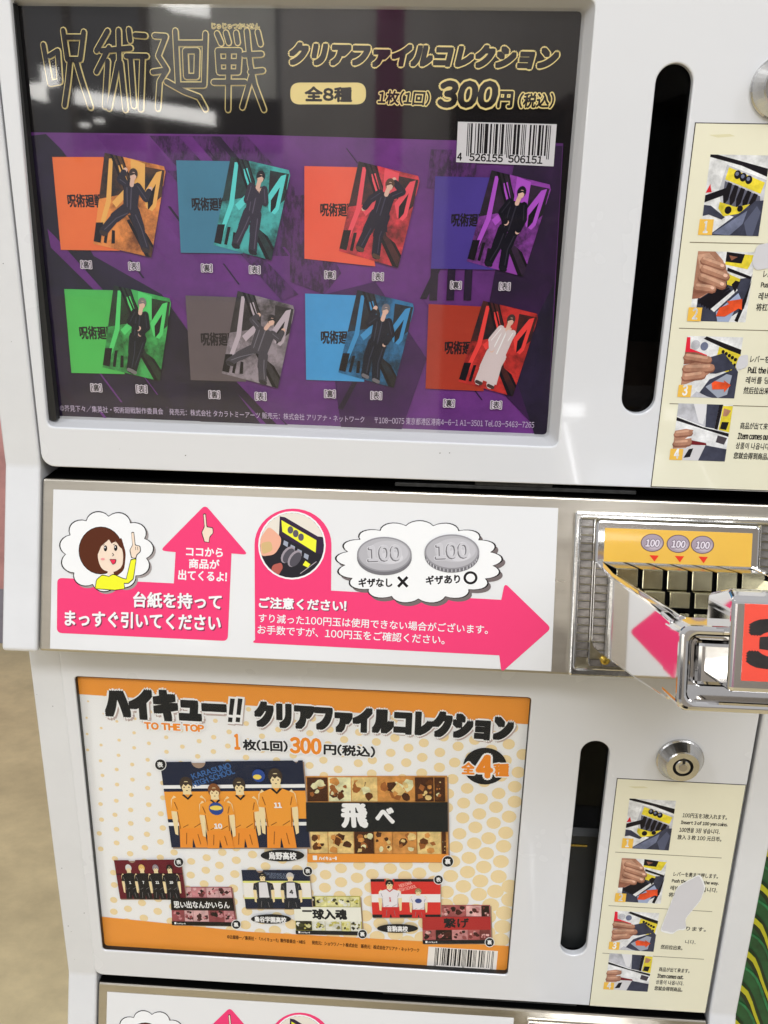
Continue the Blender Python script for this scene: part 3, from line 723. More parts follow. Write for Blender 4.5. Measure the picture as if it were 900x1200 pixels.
# ------------------------------------------------------------------ instruction sticker
def sticker(k, root):
    z0 = (.7105 if k == 0 else .7085) ; x0 = .8785 if k == 0 else .8815
    D = DOOR.shift(-k)
    xr = x0 + .2085; zb = z0 - .4925
    mb = MB(); box(mb, D, x0 - .0012, xr + .0012, zb - .0012, z0 + .0012, -.0003, .0004, ink(60, 56, 50)); st = mb.build('instruction_sticker', root)
    mb = MB(); box(mb, D, x0, xr, zb, z0, .0, .0007, M_cream); mb.build('sticker_face', st)
    F = Fr((x0, 0, z0 - k), (1, 0, 0), (0, 0, 1), (0, -1, 0))
    OR = ink(246, 180, 78); G1 = pho(60, 62, 78); G2 = pho(110, 116, 140); BKK = pho(24, 20, 26); YY = pho(236, 206, 60); SKN = pho(176, 128, 104); SK2 = pho(140, 92, 74); WH = pho(232, 230, 232); RA = pho(240, 84, 44); LGR = pho(190, 190, 196); SH = pho(205, 160, 134)
    rows = [-.037, -.1585, -.272, -.3675]; hs = [.1005, .093, .086, .0835]
    for i in range(4):
        a0, a1 = .0235, .100; b1 = rows[i]; b0 = b1 - hs[i]
        P = Print(F, .0008)
        f = lambda s, t: (a0 + (a1 - a0) * s, b1 - (b1 - b0) * t)
        P.upoly(f, rect(0, 0, 1, 1), WH)
        R = lambda pts, m: P.upoly(f, pts, m)
        if i == 0:
            R([(0, 0), (.12, 0), (1, .16), (1, .26), (.55, .13), (0, .03)], BKK)
            R([(.3, .12), (1, .3), (1, .75), (.32, .68), (.22, .45)], LGR); R([(.34, .15), (.98, .33), (.93, .47), (.3, .3)], YY)
            for j in range(3): P.ell(f, .5 + .1 * j, .24 + .03 * j, .06, .055, BKK); P.ell(f, .49 + .1 * j, .23 + .03 * j, .03, .025, G2)
            R([(.3, .32), (.93, .5), (.98, .72), (.85, .84), (.36, .72), (.3, .5)], ink(90, 90, 104))
            for j in range(5): R([(.36 + .115 * j, .33 + .033 * j), (.43 + .115 * j, .35 + .033 * j), (.40 + .11 * j, .55 + .02 * j), (.33 + .11 * j, .62 + .02 * j), (.30 + .115 * j, .5 + .02 * j)], BKK)
            R([(.26, .58), (.55, .64), (.78, .60), (.62, .72), (.35, .76), (.25, .66)], YY); P.ell(f, .42, .68, .06, .05, BKK); P.ell(f, .62, .66, .05, .04, BKK)
            R([(0, .5), (.35, .40), (.42, .42), (.30, .5), (0, .59)], BKK); R([(0, .62), (.12, .63), (.38, .77), (.33, .80), (.1, .74), (0, .76)], G1)
            R([(.0, .47), (.06, .36), (.1, .46)], ink(200, 40, 50))
            R([(.15, 1), (.5, .78), (.75, .64), (.86, .56), (1, .55), (1, 1)], G1); R([(.2, .98), (.6, .76), (.75, .68), (.7, .85), (.5, 1)], G2); R([(.72, .84), (.9, .62), (.98, .7), (.9, 1), (.8, 1)], ink(84, 88, 108))
        if i == 1:
            R([(.1, .6), (.6, .4), (.98, .35), (1, .3), (.94, .8), (.6, 1), (.1, 1)], G1); R([(.5, .02), (1, .04), (.9, .24), (.5, .18)], YY); R([(.5, .0), (.82, .03), (.78, .16), (.5, .14)], BKK); R([(.55, .05), (.7, .07), (.6, .12)], SK2)
            for j in range(5): R([(.1 + .05 * j, .70 + .02 * j), (.55 + .03 * j, .44 + .03 * j), (.58 + .03 * j, .46 + .03 * j), (.13 + .05 * j, .76 + .02 * j)], BKK)
            R([(.55, .3), (.8, .38), (.76, .5), (.58, .46)], YY); R([(.55, .22), (.98, .34), (.98, .38), (.55, .27)], BKK); R([(.35, .82), (.75, .5), (.78, .54), (.42, .86)], WH); R([(.45, .86), (.8, .58), (.86, .66), (.7, 1), (.5, 1)], ink(150, 162, 190))
            R([(.80, .98), (1, .4), (.96, .7), (.86, 1)], BKK); R([(.66, .46), (.72, .4), (.8, .42), (.74, .58)], BKK)
            R([(0, 0), (.3, 0), (.45, .12), (.58, .32), (.55, .44), (.35, .54), (.15, .66), (0, .68)], SKN); R([(.0, .05), (.2, .02), (.38, .16), (.34, .3), (.1, .34)], SH); R([(.38, .3), (.55, .34), (.5, .42), (.34, .38)], SK2)
            R([(.0, .55), (.3, .5), (.3, .56), (.1, .67), (0, .68)], SK2)
            for a_, b_, c_, d_, w_ in ((.12, .12, .46, .20, .0050), (.14, .24, .54, .34, .0056), (.12, .36, .50, .46, .0056), (.06, .50, .34, .52, .0050)):
                P.lstroke([f(a_, b_ + .02), f(c_, d_ + .02)], w_, SK2); P.lstroke([f(a_, b_), f(c_, d_)], w_ * .86, SKN); P.lstroke([f(a_, b_ - .025), f(c_ - .04, d_ - .025)], w_ * .35, SH); P.lstroke([f(c_ - .02, d_ - .01), f(c_, d_ - .005)], w_ * .4, ink(222, 182, 160))
            R([(.50, .80), (.66, .74), (.62, .70), (.88, .66), (.90, .82), (.84, .80), (.62, .92), (.46, .92)], RA)
        if i == 2:
            R([(.35, 0), (1, .2), (1, .3), (.3, .04)], BKK); R([(.6, .16), (1, .28), (.95, .62), (.55, .5)], YY)
            for j in range(5): P.ell(f, .68 + .06 * j, .24 + .03 * j, .03, .03, BKK); R([(.62 + .07 * j, .3 + .03 * j), (.66 + .07 * j, .31 + .03 * j), (.64 + .07 * j, .46 + .03 * j), (.6 + .07 * j, .44 + .03 * j)], BKK)
            R([(0, .02), (.06, .02), (.08, .2), (.4, .3), (.4, .36), (0, .3)], ink(214, 40, 60)); P.ell(f, .17, .14, .08, .08, LGR); P.ell(f, .33, .16, .07, .07, G2)
            R([(.3, .38), (.7, .26), (.95, .5), (.6, .6), (.5, .6)], G1); R([(.5, .7), (.95, .5), (1, .56), (1, 1), (.3, 1)], G1); R([(.45, .82), (.8, .6), (.9, .62), (.86, .94), (.7, 1)], ink(150, 156, 170)); R([(.2, 1), (.3, .9), (.5, .98), (.6, 1)], LGR)
            R([(0, .26), (.2, .26), (.48, .34), (.46, .40), (.2, .44), (0, .46)], SK2); R([(0, .48), (.3, .4), (.55, .46), (.56, .54), (.4, .66), (.1, .78), (0, .8)], SKN); R([(.05, .5), (.3, .44), (.4, .5), (.2, .6)], SH)
            for a_, b_, c_, d_, w_ in ((.04, .33, .44, .37, .0050), (.06, .52, .50, .50, .0060), (.06, .66, .36, .62, .0056)):
                P.lstroke([f(a_, b_ + .02), f(c_, d_ + .02)], w_, SK2); P.lstroke([f(a_, b_), f(c_, d_)], w_ * .86, SKN); P.lstroke([f(a_, b_ - .025), f(c_ - .04, d_ - .025)], w_ * .35, SH)
            R([(.55, .76), (.60, .72), (.78, .74), (.76, .70), (.90, .78), (.80, .90), (.79, .85), (.58, .86)], RA)
        if i == 3:
            R([(.0, 0), (.6, 0), (.55, .4), (0, .22)], LGR); R([(.28, 0), (.55, 0), (.5, .35), (.42, .33)], ink(215, 214, 216)); R([(.0, .24), (.5, .4), (1, .5), (1, .56), (0, .30)], BKK)
            R([(.52, 0), (.75, 0), (.72, .42), (.55, .4)], G1); R([(.75, .0), (.82, 0), (.78, .44), (.72, .43)], BKK); R([(.82, .02), (1, .02), (1, .48), (.8, .44)], YY); R([(.84, .06), (.98, .1), (.92, .2), (.84, .2)], SKN); R([(.84, .3), (.97, .3), (.94, .44), (.82, .42)], BKK)
            R([(.8, .54), (.98, .58), (.94, .7), (.78, .66)], ink(70, 64, 70)); R([(.2, .62), (.6, .68), (.62, .72), (.3, .72)], ink(110, 30, 36)); R([(0, .7), (1, .76), (1, 1), (0, 1)], ink(200, 198, 200)); R([(.6, .72), (1, .78), (1, 1), (.5, 1)], G1); R([(.3, .8), (.38, .78), (.34, .94), (.22, .96)], BKK)
            R([(0, .48), (.2, .44), (.34, .46), (.3, .54), (.2, .62), (.32, .6), (.34, .68), (.24, .78), (0, .8)], SKN); R([(.02, .5), (.2, .47), (.2, .56), (.02, .6)], SH)
            for a_, b_, c_, d_, w_ in ((.04, .53, .28, .50, .0046), (.04, .70, .28, .68, .0046)):
                P.lstroke([f(a_, b_ + .02), f(c_, d_ + .02)], w_, SK2); P.lstroke([f(a_, b_), f(c_, d_)], w_ * .86, SKN); P.lstroke([f(a_, b_ - .025), f(c_ - .04, d_ - .025)], w_ * .35, SH)
        R([(-.04, .80), (.20, .80), (.20, 1.0), (-.04, 1.0)], OR)
        P.ltext(str(i + 1), f(.045, .97), f(.125 if i else .11, .97), .0145, WH, .035)
        P.build('step_picture', st)
        if i < 3:
            P = Print(F, .0008); bz = rows[i] - hs[i] - (.011 if i else .0105)
            P.lpoly([(.011, bz), (.190, bz), (.190, bz + .0012), (.011, bz + .0012)], ink(120, 112, 90)); P.build('rule_line', st)
    T = [('100円玉を3枚入れます。', 'Insert 3 of 100 yen coins.', '100엔을 3장 넣습니다.', '放入 3 枚 100 元日币。'),
         ('レバーを奥まで押します。', 'Push the lever all the way.', '레버를 끝까지 밉니다.', '将杠杆推到底。'),
         ('レバーを引き戻します。', 'Pull the lever.', '레버를 당깁니다.', '然后拉出来。'),
         ('商品が出て来ます。', 'Item comes out.', '상품이 나옵니다.', '您就会得到商品。')]
    wd = [(.073, .077, .067, .073), (.075, .079, .080, .050), (.070, .045, .058, .038), (.054, .046, .049, .050)]
    INKT = ink(34, 32, 30)
    for i in range(4):
        P = Print(F, .0008)
        for j in range(4):
            b = rows[i] - .0325 - j * .0148 - (.002 if i > 1 else 0); a = .1125 + .0010 * (3 - j) - .001
            hh = .0098 if j != 1 else .0088
            if k == 1 and i == 2 and j in (0, 1, 2): # only the ends left beside the torn patch
                if j == 0: P.ltext('ります。', (a + .036, b), (a + wd[i][j], b), hh * .9, INKT, .02)
                elif j == 2: P.ltext('니다.', (a + .040, b), (a + wd[i][j], b), hh * .9, INKT, .01)
                continue
            P.ltext(T[i][j], (a, b), (a + wd[i][j], b), hh, INKT, .035 if j == 1 else .016)
        P.build('lettering', st, kind='stuff')
    MT = mat('torn_patch', (.66, .65, .68, 1), .35, noise=.05, nscale=30)
    P = Print(F, .0016)
    if k == 1:
        rt = random.Random(2); edge_ = (round_poly([(630 + x / 3.16, 820 + y / 3.16) for x, y in ((545, 672), (600, 642), (622, 690), (604, 740), (562, 790), (545, 812), (552, 848), (515, 852), (500, 866), (452, 855), (470, 805), (496, 740), (516, 690))], 4))
        for g_, m_g in ((1.0, ink(246, 244, 238)), (.955, MT)): P.poly([(c_[0] + rt.uniform(-.35, .35), c_[1] + rt.uniform(-.35, .35)) for c_ in grow([(p_[0] * (1 - t_) + q_[0] * t_, p_[1] * (1 - t_) + q_[1] * t_) for p_, q_ in zip(edge_, edge_[1:] + edge_[:1]) for t_ in (0, .33, .66)], (797, 1060), g_)], m_g)
    else:
        P.lpoly(round_poly([(.100, -.149), (.118, -.145), (.128, -.152), (.122, -.178), (.103, -.182), (.096, -.170)], .005), MT)
        P.build('torn_patch', st); P = Print(F, .0016)
        P.lpoly(round_poly([(.098, -.298), (.110, -.295), (.112, -.312), (.101, -.318), (.095, -.314)], .004), MT)
    P.build('torn_patch', st)
    P = Print(F, .0008)
    P.lpoly(round_poly([(.018, -.0135), (.045, -.012), (.052, -.0145), (.03, -.0165)], .001), ink(212, 206, 170)); P.build('crease', st)
    return st

# ------------------------------------------------------------------ upper poster
def rmat(name, col, dark, scale, stretch=(1, 1, 1), thr=(.4, .62), rough=.5):
    """two-tone distressed ink"""
    if name in MATS: return MATS[name]
    m = bpy.data.materials.new(name); m.use_nodes = True; nt = m.node_tree; b = nt.nodes['Principled BSDF']
    t = nt.nodes.new('ShaderNodeTexCoord'); mp = nt.nodes.new('ShaderNodeMapping'); mp.inputs['Scale'].default_value = stretch
    n = nt.nodes.new('ShaderNodeTexNoise'); n.inputs['Scale'].default_value = scale; n.inputs['Detail'].default_value = 8; n.inputs['Roughness'].default_value = .7
    r = nt.nodes.new('ShaderNodeValToRGB'); r.color_ramp.elements[0].position = thr[0]; r.color_ramp.elements[0].color = dark; r.color_ramp.elements[1].position = thr[1]; r.color_ramp.elements[1].color = col
    nt.links.new(t.outputs['Object'], mp.inputs[0]); nt.links.new(mp.outputs[0], n.inputs['Vector']); nt.links.new(n.outputs['Fac'], r.inputs[0]); nt.links.new(r.outputs[0], b.inputs['Base Color'])
    b.inputs['Roughness'].default_value = rough; b.inputs['Specular IOR Level'].default_value = .3
    MATS[name] = m; return m

def poster_upper():
    PF = Fr((0, .0262, 0), (1, 0, 0), (0, 0, 1), (0, -1, 0))
    root = empty('product_poster', (.36, .022, .28), 'dark purple and black poster of eight pictured clear files behind the upper window', 'poster')
    mb = MB(); box(mb, PF, -.022, .7265, .284, .8415, -.003, 0, ink(18, 15, 17)); mb.build('card', root)
    PUR = rmat('purple_grunge', rgb(106, 48, 126), rgb(76, 35, 94), 16, thr=(.34, .60))
    PURD = rmat('purple_grunge_dark', rgb(40, 18, 52), rgb(24, 14, 34), 30, thr=(.35, .6))
    PURL = rmat('purple_grunge_light', rgb(104, 42, 124), rgb(82, 30, 100), 30, thr=(.35, .6))
    HATCH = rmat('purple_hatch', rgb(84, 38, 100), rgb(48, 24, 58), 420, stretch=(1, 1, .4), thr=(.42, .56))
    NAVY = rmat('navy_grunge', rgb(38, 26, 56), rgb(24, 17, 36), 25)
    P = Print(PF, .0002)
    P.poly([(28, 155), (300, 158), (660, 168), (641, 514.5), (60, 490)], PUR)
    P.build('purple_background', root)
    P = Print(PF, .0004)
    Q = lambda pts, m: P.poly(pts, m)
    Q([(28, 160), (54, 157), (72, 175), (110, 225), (76, 240), (110, 300), (190, 345), (300, 500), (61, 490)], NAVY)
    Q([(112, 158), (175, 159), (300, 330), (250, 330)], PURL)
    Q([(175, 159), (290, 160), (345, 220), (350, 300), (300, 300)], HATCH)
    Q([(210, 160), (225, 160), (290, 235), (278, 235)], PURL); Q([(250, 160), (258, 160), (320, 232), (312, 232)], PURD)
    rs = random.Random(9)
    for _ in range(34):
        x_, y_ = rs.uniform(90, 610), rs.uniform(170, 490); l_ = rs.uniform(15, 60); w_ = rs.uniform(.8, 3.5)
        Q([(x_, y_), (x_ + w_, y_), (x_ + l_ * .75 + w_, y_ + l_), (x_ + l_ * .75, y_ + l_)], rs.choice([PURL, PURD, PUR]))
    Q([(196, 200), (210, 200), (350, 345), (330, 352)], HATCH)
    Q([(340, 230), (356, 228), (400, 320), (380, 345), (340, 330)], HATCH)
    Q([(180, 470), (230, 395), (345, 505), (250, 500)], NAVY)
    Q([(190, 345), (200, 345), (340, 503), (310, 502)], PURL)
    Q([(240, 420), (250, 418), (330, 503), (318, 503)], PURD)
    Q([(56, 268), (64, 276), (126, 345), (116, 345), (60, 290)], PURL)
    Q([(60, 440), (66, 446), (100, 482), (92, 482)], PURD)
    Q([(505, 175), (560, 176), (556, 225), (500, 220)], HATCH)
    for x in (505, 525, 545): Q([(x, 312), (x + 9, 312), (x + 7, 352), (x - 2, 352)], PURD)
    Q([(606, 172), (659, 171), (640, 514), (560, 430)], rmat('plum_dark', rgb(52, 20, 66), rgb(34, 16, 46), 18))  # darker plum area of the printed background
    Q([(600, 430), (650, 330), (641, 514), (628, 514)], NAVY)
    Q([(380, 345), (440, 330), (500, 420), (470, 505), (400, 503)], rmat('plum_mid', rgb(70, 28, 88), rgb(50, 20, 66), 18))
    Q([(450, 380), (455, 380), (402, 480), (396, 478)], PURD); Q([(560, 210), (566, 210), (500, 350), (492, 350)], PURD)
    P.build('background_stripe', root, kind='stuff')
    # outlined title, drawn as strokes
    YO = ink(222, 202, 136); IN = ink(24, 20, 22)
    z = lambda *c: [(x / 2.5, y / 2.5) for x, y in c]
    ST = [z((130, 132), (150, 245), (178, 240), (172, 150), (148, 165)),
          z((188, 90), (200, 175), (238, 175), (248, 95)), z((195, 110), (242, 110)), z((208, 178), (202, 240), (192, 310)), z((225, 178), (240, 230), (268, 315)),
          z((318, 92), (285, 150)), z((322, 140), (285, 212)), z((318, 180), (310, 312)), z((300, 150), (385, 142)), z((350, 90), (352, 190)), z((348, 185), (322, 318)), z((356, 185), (370, 322)), z((380, 88), (384, 120)),
          z((398, 104), (428, 106)), z((372, 165), (432, 166)), z((420, 170), (415, 320)), z((385, 170), (395, 310)),
          z((455, 106), (488, 108), (466, 165), (492, 205), (470, 240), (465, 318)), z((450, 212), (480, 208)), z((490, 240), (540, 268), (585, 285), (604, 320)),
          z((516, 92), (524, 250), (600, 250), (604, 100)), z((522, 128), (602, 128)), z((545, 150), (548, 225), (578, 225), (580, 150), (545, 150)),
          z((638, 100), (650, 128)), z((664, 98), (672, 126)), z((694, 98), (698, 126)),
          z((640, 150), (644, 212), (700, 212), (704, 150), (640, 150)), z((642, 182), (702, 182)), z((672, 150), (670, 322)), z((628, 242), (720, 242)),
          z((725, 92), (735, 190), (748, 250), (775, 322)), z((757, 95), (765, 130)), z((716, 162), (768, 160)), z((735, 212), (772, 208)), z((738, 225), (712, 315))]
    P = Print(PF, .0021)
    for s_ in ST: P.stroke(s_, 8.1, YO)
    P.up(5)
    for s_ in ST: P.stroke(s_, 5.5, IN)
    P.text('じゅじゅつかいせん', (249.5, 34.5), (305, 35), 6.5, IN, .0, outline=[(YO, .09)])
    P.build('title_logo', root)
    P = Print(PF, .0021)
    T = lambda *a, **kw: P.text(*a, **kw)
    T('クリアファイルコレクション', (341, 75.5), (652, 80.5), 24, IN, .075, shear=.22, outline=[(YO, .15)])
    P.poly(rect_r(340.5, 97, 429, 122.5, 12), YO)
    T('全8種', (358, 118.5), (412, 119.2), 16.5, IN, .05)
    T('1枚(1回)', (443, 122), (503, 123.8), 16, IN, .035, shear=.1, outline=[(YO, .12)])
    T('(税込)', (608, 126.5), (648, 126.5), 17, IN, .035, shear=.1, outline=[(YO, .12)])
    P.up(3)
    T('円', (583, 125.8), (600, 126), 18, IN, .05, shear=.05, outline=[(YO, .12)])
    T('300', (514, 124.5), (581, 125), 28, IN, .06, shear=.12, outline=[(YO, .125)])
    P.build('heading_lettering', root, kind='stuff')
    P = Print(PF, .0021); WH = ink(205, 202, 205)
    f = P.qmap([(536.6, 142.7), (652.3, 145.7), (648.5, 195), (534.5, 190)]); P.upoly(f, rect(0, 0, 1, 1), WH)
    ean(P, f, '4526155506151', IN, .10, .945, .03, .76, .84)
    P.up(2)
    for t, s0, s1 in (('4', .01, .055), ('526155', .135, .475), ('506151', .535, .88)): P.ltext(t, f(s0, .95), f(s1, .95), .0092, IN, .03)
    P.build('barcode', root)
    P = Print(PF, .0021); LC = ink(196, 180, 204)
    T('©芥見下々／集英社・呪術廻戦製作委員会', (71.3, 481.5), (191.8, 485.5), 7.4, LC, .0)
    T('発売元：株式会社 タカラトミーアーツ 販売元：株式会社 アリアナ・ネットワーク', (199, 485.8), (427, 495), 7.4, LC, .0)
    T('〒108-0075 東京都港区港南4-6-1 A1-3501 Tel.03-5463-7265', (439, 496), (625.5, 501.5), 8.2, LC, .0)
    for (x, y), (x2, y2) in (((102, 310), (158, 312)), ((243, 314), (299, 316)), ((387, 322), (443, 324)), ((534, 334), (591, 335.5)), ((114, 454), (167, 455.5)), ((252, 462), (306, 464)), ((387, 461), (441, 463)), ((526, 472), (581, 474))):
        for t, xx, yy in (('裏', x, y), ('表', x2, y2)):
            T('[' + t + ']', (xx - 6, yy + 4), (xx + 6, yy + 4.4), 8.5, IN, .02, outline=[(ink(215, 205, 215), .11)])
    P.build('small_print', root, kind='stuff')
    # eight pictured files
    FILES = [
        ((62, 184), (122, 184), (141, 293.7), (72, 292.7), (123.5, 179), (195.7, 195.6), (178, 301.6), (110.4, 285.6), (238, 112, 58), (250, 140, 70), (44, 40, 52), 'orange'),
        ((207, 188), (271, 189), (285, 297), (212.4, 296), (271, 183.5), (341.5, 200), (318.4, 305), (251, 287), (62, 122, 150), (70, 170, 168), (52, 46, 60), 'teal'),
        ((357, 194.6), (420, 196), (440, 312), (357, 303), (420.5, 189), (493, 207), (466.6, 313.5), (397.4, 294), (238, 90, 66), (216, 60, 72), (30, 26, 44), 'coral red'),
        ((510, 206.6), (574, 208), (590, 316), (505, 314.7), (576, 199.5), (646.8, 217), (612.8, 324), (547, 306), (70, 52, 138), (140, 60, 160), (22, 20, 30), 'violet'),
        ((76, 338.5), (134, 340), (146.7, 438), (84.4, 436.6), (134, 334), (201.8, 350), (187.6, 446), (121, 430), (74, 182, 84), (64, 168, 86), (24, 26, 36), 'green'),
        ((217.8, 346), (277, 348), (289, 447), (224, 445), (279, 340.6), (346.5, 358.4), (326, 454.4), (260.4, 437), (96, 84, 88), (150, 138, 146), (70, 66, 74), 'grey'),
        ((357.8, 343.8), (419, 346), (427, 447), (359, 444.7), (419, 339.6), (486.6, 356), (461.6, 454), (396.7, 436), (66, 150, 205), (44, 112, 158), (24, 26, 40), 'light blue'),
        ((502.4, 356), (566, 359), (566.7, 458), (498.7, 455), (566, 352), (631.7, 368), (600.7, 464), (537, 446.6), (166, 52, 34), (196, 48, 44), (205, 190, 190), 'brick red')]
    for i, fl in enumerate(FILES):
        bc, fc, pc, nm = fl[8], fl[9], fl[10], fl[11]
        P = Print(PF, .0023)
        gb = rmat('file_back_%d' % i, rgb(*bc), rgb(*[c * .93 for c in bc]), 30, thr=(.3, .6))
        P.poly(fl[:4], gb)
        x, y = fl[0]
        P.text('呪術廻戦', (x + 19, y + 58.5), (x + 60, y + 59), 15, ink(34, 28, 34), .03)
        P.text('©gk/s・jk clear file collection', (x + 19, y + 107 - (7 if i > 3 else 0)), (x + 54, y + 107 - (7 if i > 3 else 0)), 1.4, ink(*[min(255, c + 50) for c in bc]), 0) if False else None
        P.build('file_picture', root, label=nm + ' back sheet')
        P = Print(PF, .0029)
        q4 = fl[4:8]; f = P.qmap(q4)
        hot = rmat('file_art_%d' % i, rgb(*fc), rgb(*[c * .45 for c in fc]), 55, thr=(.40, .56))
        deep = rmat('file_deep_%d' % i, rgb(*[c * .30 + 12 for c in fc]), rgb(26, 20, 28), 70, thr=(.42, .6))
        brt = ink(*[min(255, int(c * 1.12 + 14)) for c in fc]); dk = ink(26, 22, 28)
        sheet = [(0, 0), (.96, 0), (1, .05), (1, .2), (.97, .25), (1, .30), (1, 1), (0, 1)]
        P.upoly(f, sheet, hot)
        for pts, mm in (([(0, 0), (.3, 0), (.55, .34), (0, .5)], deep), ([(.08, .05), (.14, .04), (.2, .5), (.12, .85), (.05, .85), (.12, .5)], brt), ([(.24, .1), (.3, .08), (.5, .34), (.3, .55), (.22, .5), (.38, .34)], brt),
                        ([(.08, 0), (.13, 0), (.45, .36), (.42, .38)], dk), ([(.17, 0), (.20, 0), (.5, .33), (.48, .35)], dk), ([(.26, 0), (.28, 0), (.56, .3), (.55, .32)], dk),
                        ([(.62, .05), (.98, .04), (1, .32), (.8, .5)], deep), ([(.70, .34), (.86, .08), (.94, .05), (.94, .44), (.84, .56)], brt), ([(.78, .36), (.88, .2), (.88, .42), (.82, .5)], dk), ([(.42, .0), (.66, .02), (.72, .3), (.5, .34)], brt if i in (0, 2, 3, 4) else hot),
                        ([(.5, .60), (.62, .58), (1, .86), (1, 1), (.96, 1)], deep), ([(.62, .62), (.66, .6), (1, .86), (1, .9)], dk), ([(.5, .66), (.54, .64), (.98, 1), (.9, 1)], dk),
                        ([(0, .76), (.12, .74), (.12, .97), (0, .97)], dk), ([(.17, .76), (.22, .75), (.22, .96), (.17, .96)], dk), ([(.28, .80), (.33, .8), (.36, .94), (.3, .95)], dk),
                        ([(.5, .42), (.9, .5), (.95, .78), (.7, .7)], hot)):
            P.upoly(f, pts, mm)
        # plain generic figure, each in a pose of its own
        hd = ink(214, 176, 158); cl = ink(*pc); ed = ink(*[min(255, int(c * 1.25 + 22)) for c in pc]); hr = ink(*((60, 48, 46), (34, 32, 38), (84, 60, 48), (28, 26, 34), (120, 116, 116), (50, 46, 50), (110, 106, 112), (70, 54, 52))[i])
        sx = abs(f(1, 0)[0] - f(0, 0)[0])
        POSE = [((.50, .17), (.40, .27), (.60, .27), (.47, .53), (.60, .53), (.30, .24), (.36, .14), (.76, .38), (.80, .28), (.30, .66), (.14, .84), (.74, .72), (.88, .92)),
                ((.54, .15), (.42, .26), (.64, .26), (.46, .54), (.60, .54), (.40, .42), (.56, .30), (.70, .40), (.60, .28), (.42, .72), (.36, .93), (.62, .74), (.66, .95)),
                ((.56, .17), (.44, .27), (.64, .27), (.44, .50), (.60, .50), (.32, .36), (.24, .48), (.78, .20), (.60, .11), (.38, .70), (.32, .90), (.56, .72), (.60, .93)),
                ((.56, .16), (.42, .27), (.66, .27), (.44, .56), (.62, .56), (.34, .40), (.46, .50), (.72, .42), (.68, .56), (.42, .76), (.36, .95), (.58, .76), (.62, .96)),
                ((.52, .14), (.42, .25), (.60, .25), (.46, .54), (.60, .54), (.36, .38), (.52, .44), (.66, .40), (.56, .50), (.48, .74), (.48, .94), (.56, .74), (.52, .95)),
                ((.66, .24), (.46, .34), (.72, .38), (.44, .62), (.64, .66), (.34, .28), (.42, .22), (.84, .42), (.88, .32), (.24, .74), (.10, .84), (.66, .80), (.72, .96)),
                ((.54, .15), (.42, .26), (.64, .26), (.46, .54), (.62, .54), (.32, .34), (.36, .16), (.74, .40), (.66, .54), (.44, .74), (.46, .94), (.60, .76), (.66, .96)),
                ((.56, .15), (.44, .26), (.66, .28), (.40, .56), (.60, .58), (.34, .42), (.40, .54), (.62, .38), (.58, .26), (.36, .76), (.34, .93), (.54, .78), (.56, .94))][i]
        hdp, s1, s2, h1, h2, e1, w1, e2, w2, k1, f1, k2, f2 = POSE
        def limb(pts, w0, w1_, m_):
            for q_ in range(len(pts) - 1):
                t0 = w0 + (w1_ - w0) * q_ / (len(pts) - 1); P.lstroke([f(*pts[q_]), f(*pts[q_ + 1])], t0 * sx, m_)
        for a_, b_, c_ in ((h2, k2, f2), (h1, k1, f1)):
            limb([a_, b_, c_], .085, .06, cl); limb([(c_[0] - .03, c_[1] + .01), (c_[0] + .05, c_[1] + .02)], .032, .03, hr)
            limb([(a_[0] + .03, a_[1] + .05), (b_[0] + .03, b_[1]), (c_[0] + .02, c_[1] - .03)], .008, .008, ed)
        if i == 2: P.upoly(f, [(h1[0], .44), (h2[0], .44), (h2[0] + .10, .66), (h1[0] - .10, .66)], cl)
        if i == 7: P.upoly(f, [(h1[0] - .02, .50), (h2[0] + .04, .50), (h2[0] + .06, .92), (h1[0] - .10, .90)], cl)
        P.upoly(f, [(s1[0] - .03, s1[1] + .02), (s1[0] + .02, s1[1] - .02), (s2[0] - .02, s2[1] - .02), (s2[0] + .04, s2[1] + .02), (h2[0] + .05, h2[1] + .02), (h1[0] - .05, h1[1] + .02)], cl)
        limb([(s1[0] + .03, s1[1] + .04), (h1[0] + .01, h1[1] - .02)], .008, .008, ed); limb([((s1[0] + s2[0]) / 2, s1[1] + .02), ((h1[0] + h2[0]) / 2, h1[1])], .010, .010, ed)
        limb([hdp, ((s1[0] + s2[0]) / 2, s1[1])], .035, .035, hd)
        for a_, b_, c_ in ((s1, e1, w1), (s2, e2, w2)): P.lstroke([f(*c_), f(c_[0] + .01, c_[1] - .015)], .034 * sx, hd); limb([a_, b_, ((b_[0] + 4 * c_[0]) / 5, (b_[1] + 4 * c_[1]) / 5)], .058, .042, cl); limb([a_, b_], .006, .006, ed)
        P.ell(f, hdp[0], hdp[1] - .018, .072, .062, hr); P.ell(f, hdp[0] + .004, hdp[1] + .006, .050, .046, hd)
        P.upoly(f, [(hdp[0] - .055, hdp[1] - .03), (hdp[0] + .06, hdp[1] - .035), (hdp[0] + .05, hdp[1] - .005), (hdp[0] + .02, hdp[1] - .018), (hdp[0] - .02, hdp[1] - .002), (hdp[0] - .05, hdp[1] + .01)], hr)
        P.build('file_picture', root, label=nm + ' front sheet with a plain figure')
def rect_r(x0, y0, x1, y1, r): return round_poly([(x0, y0), (x1, y0), (x1, y1), (x0, y1)], r, 8)

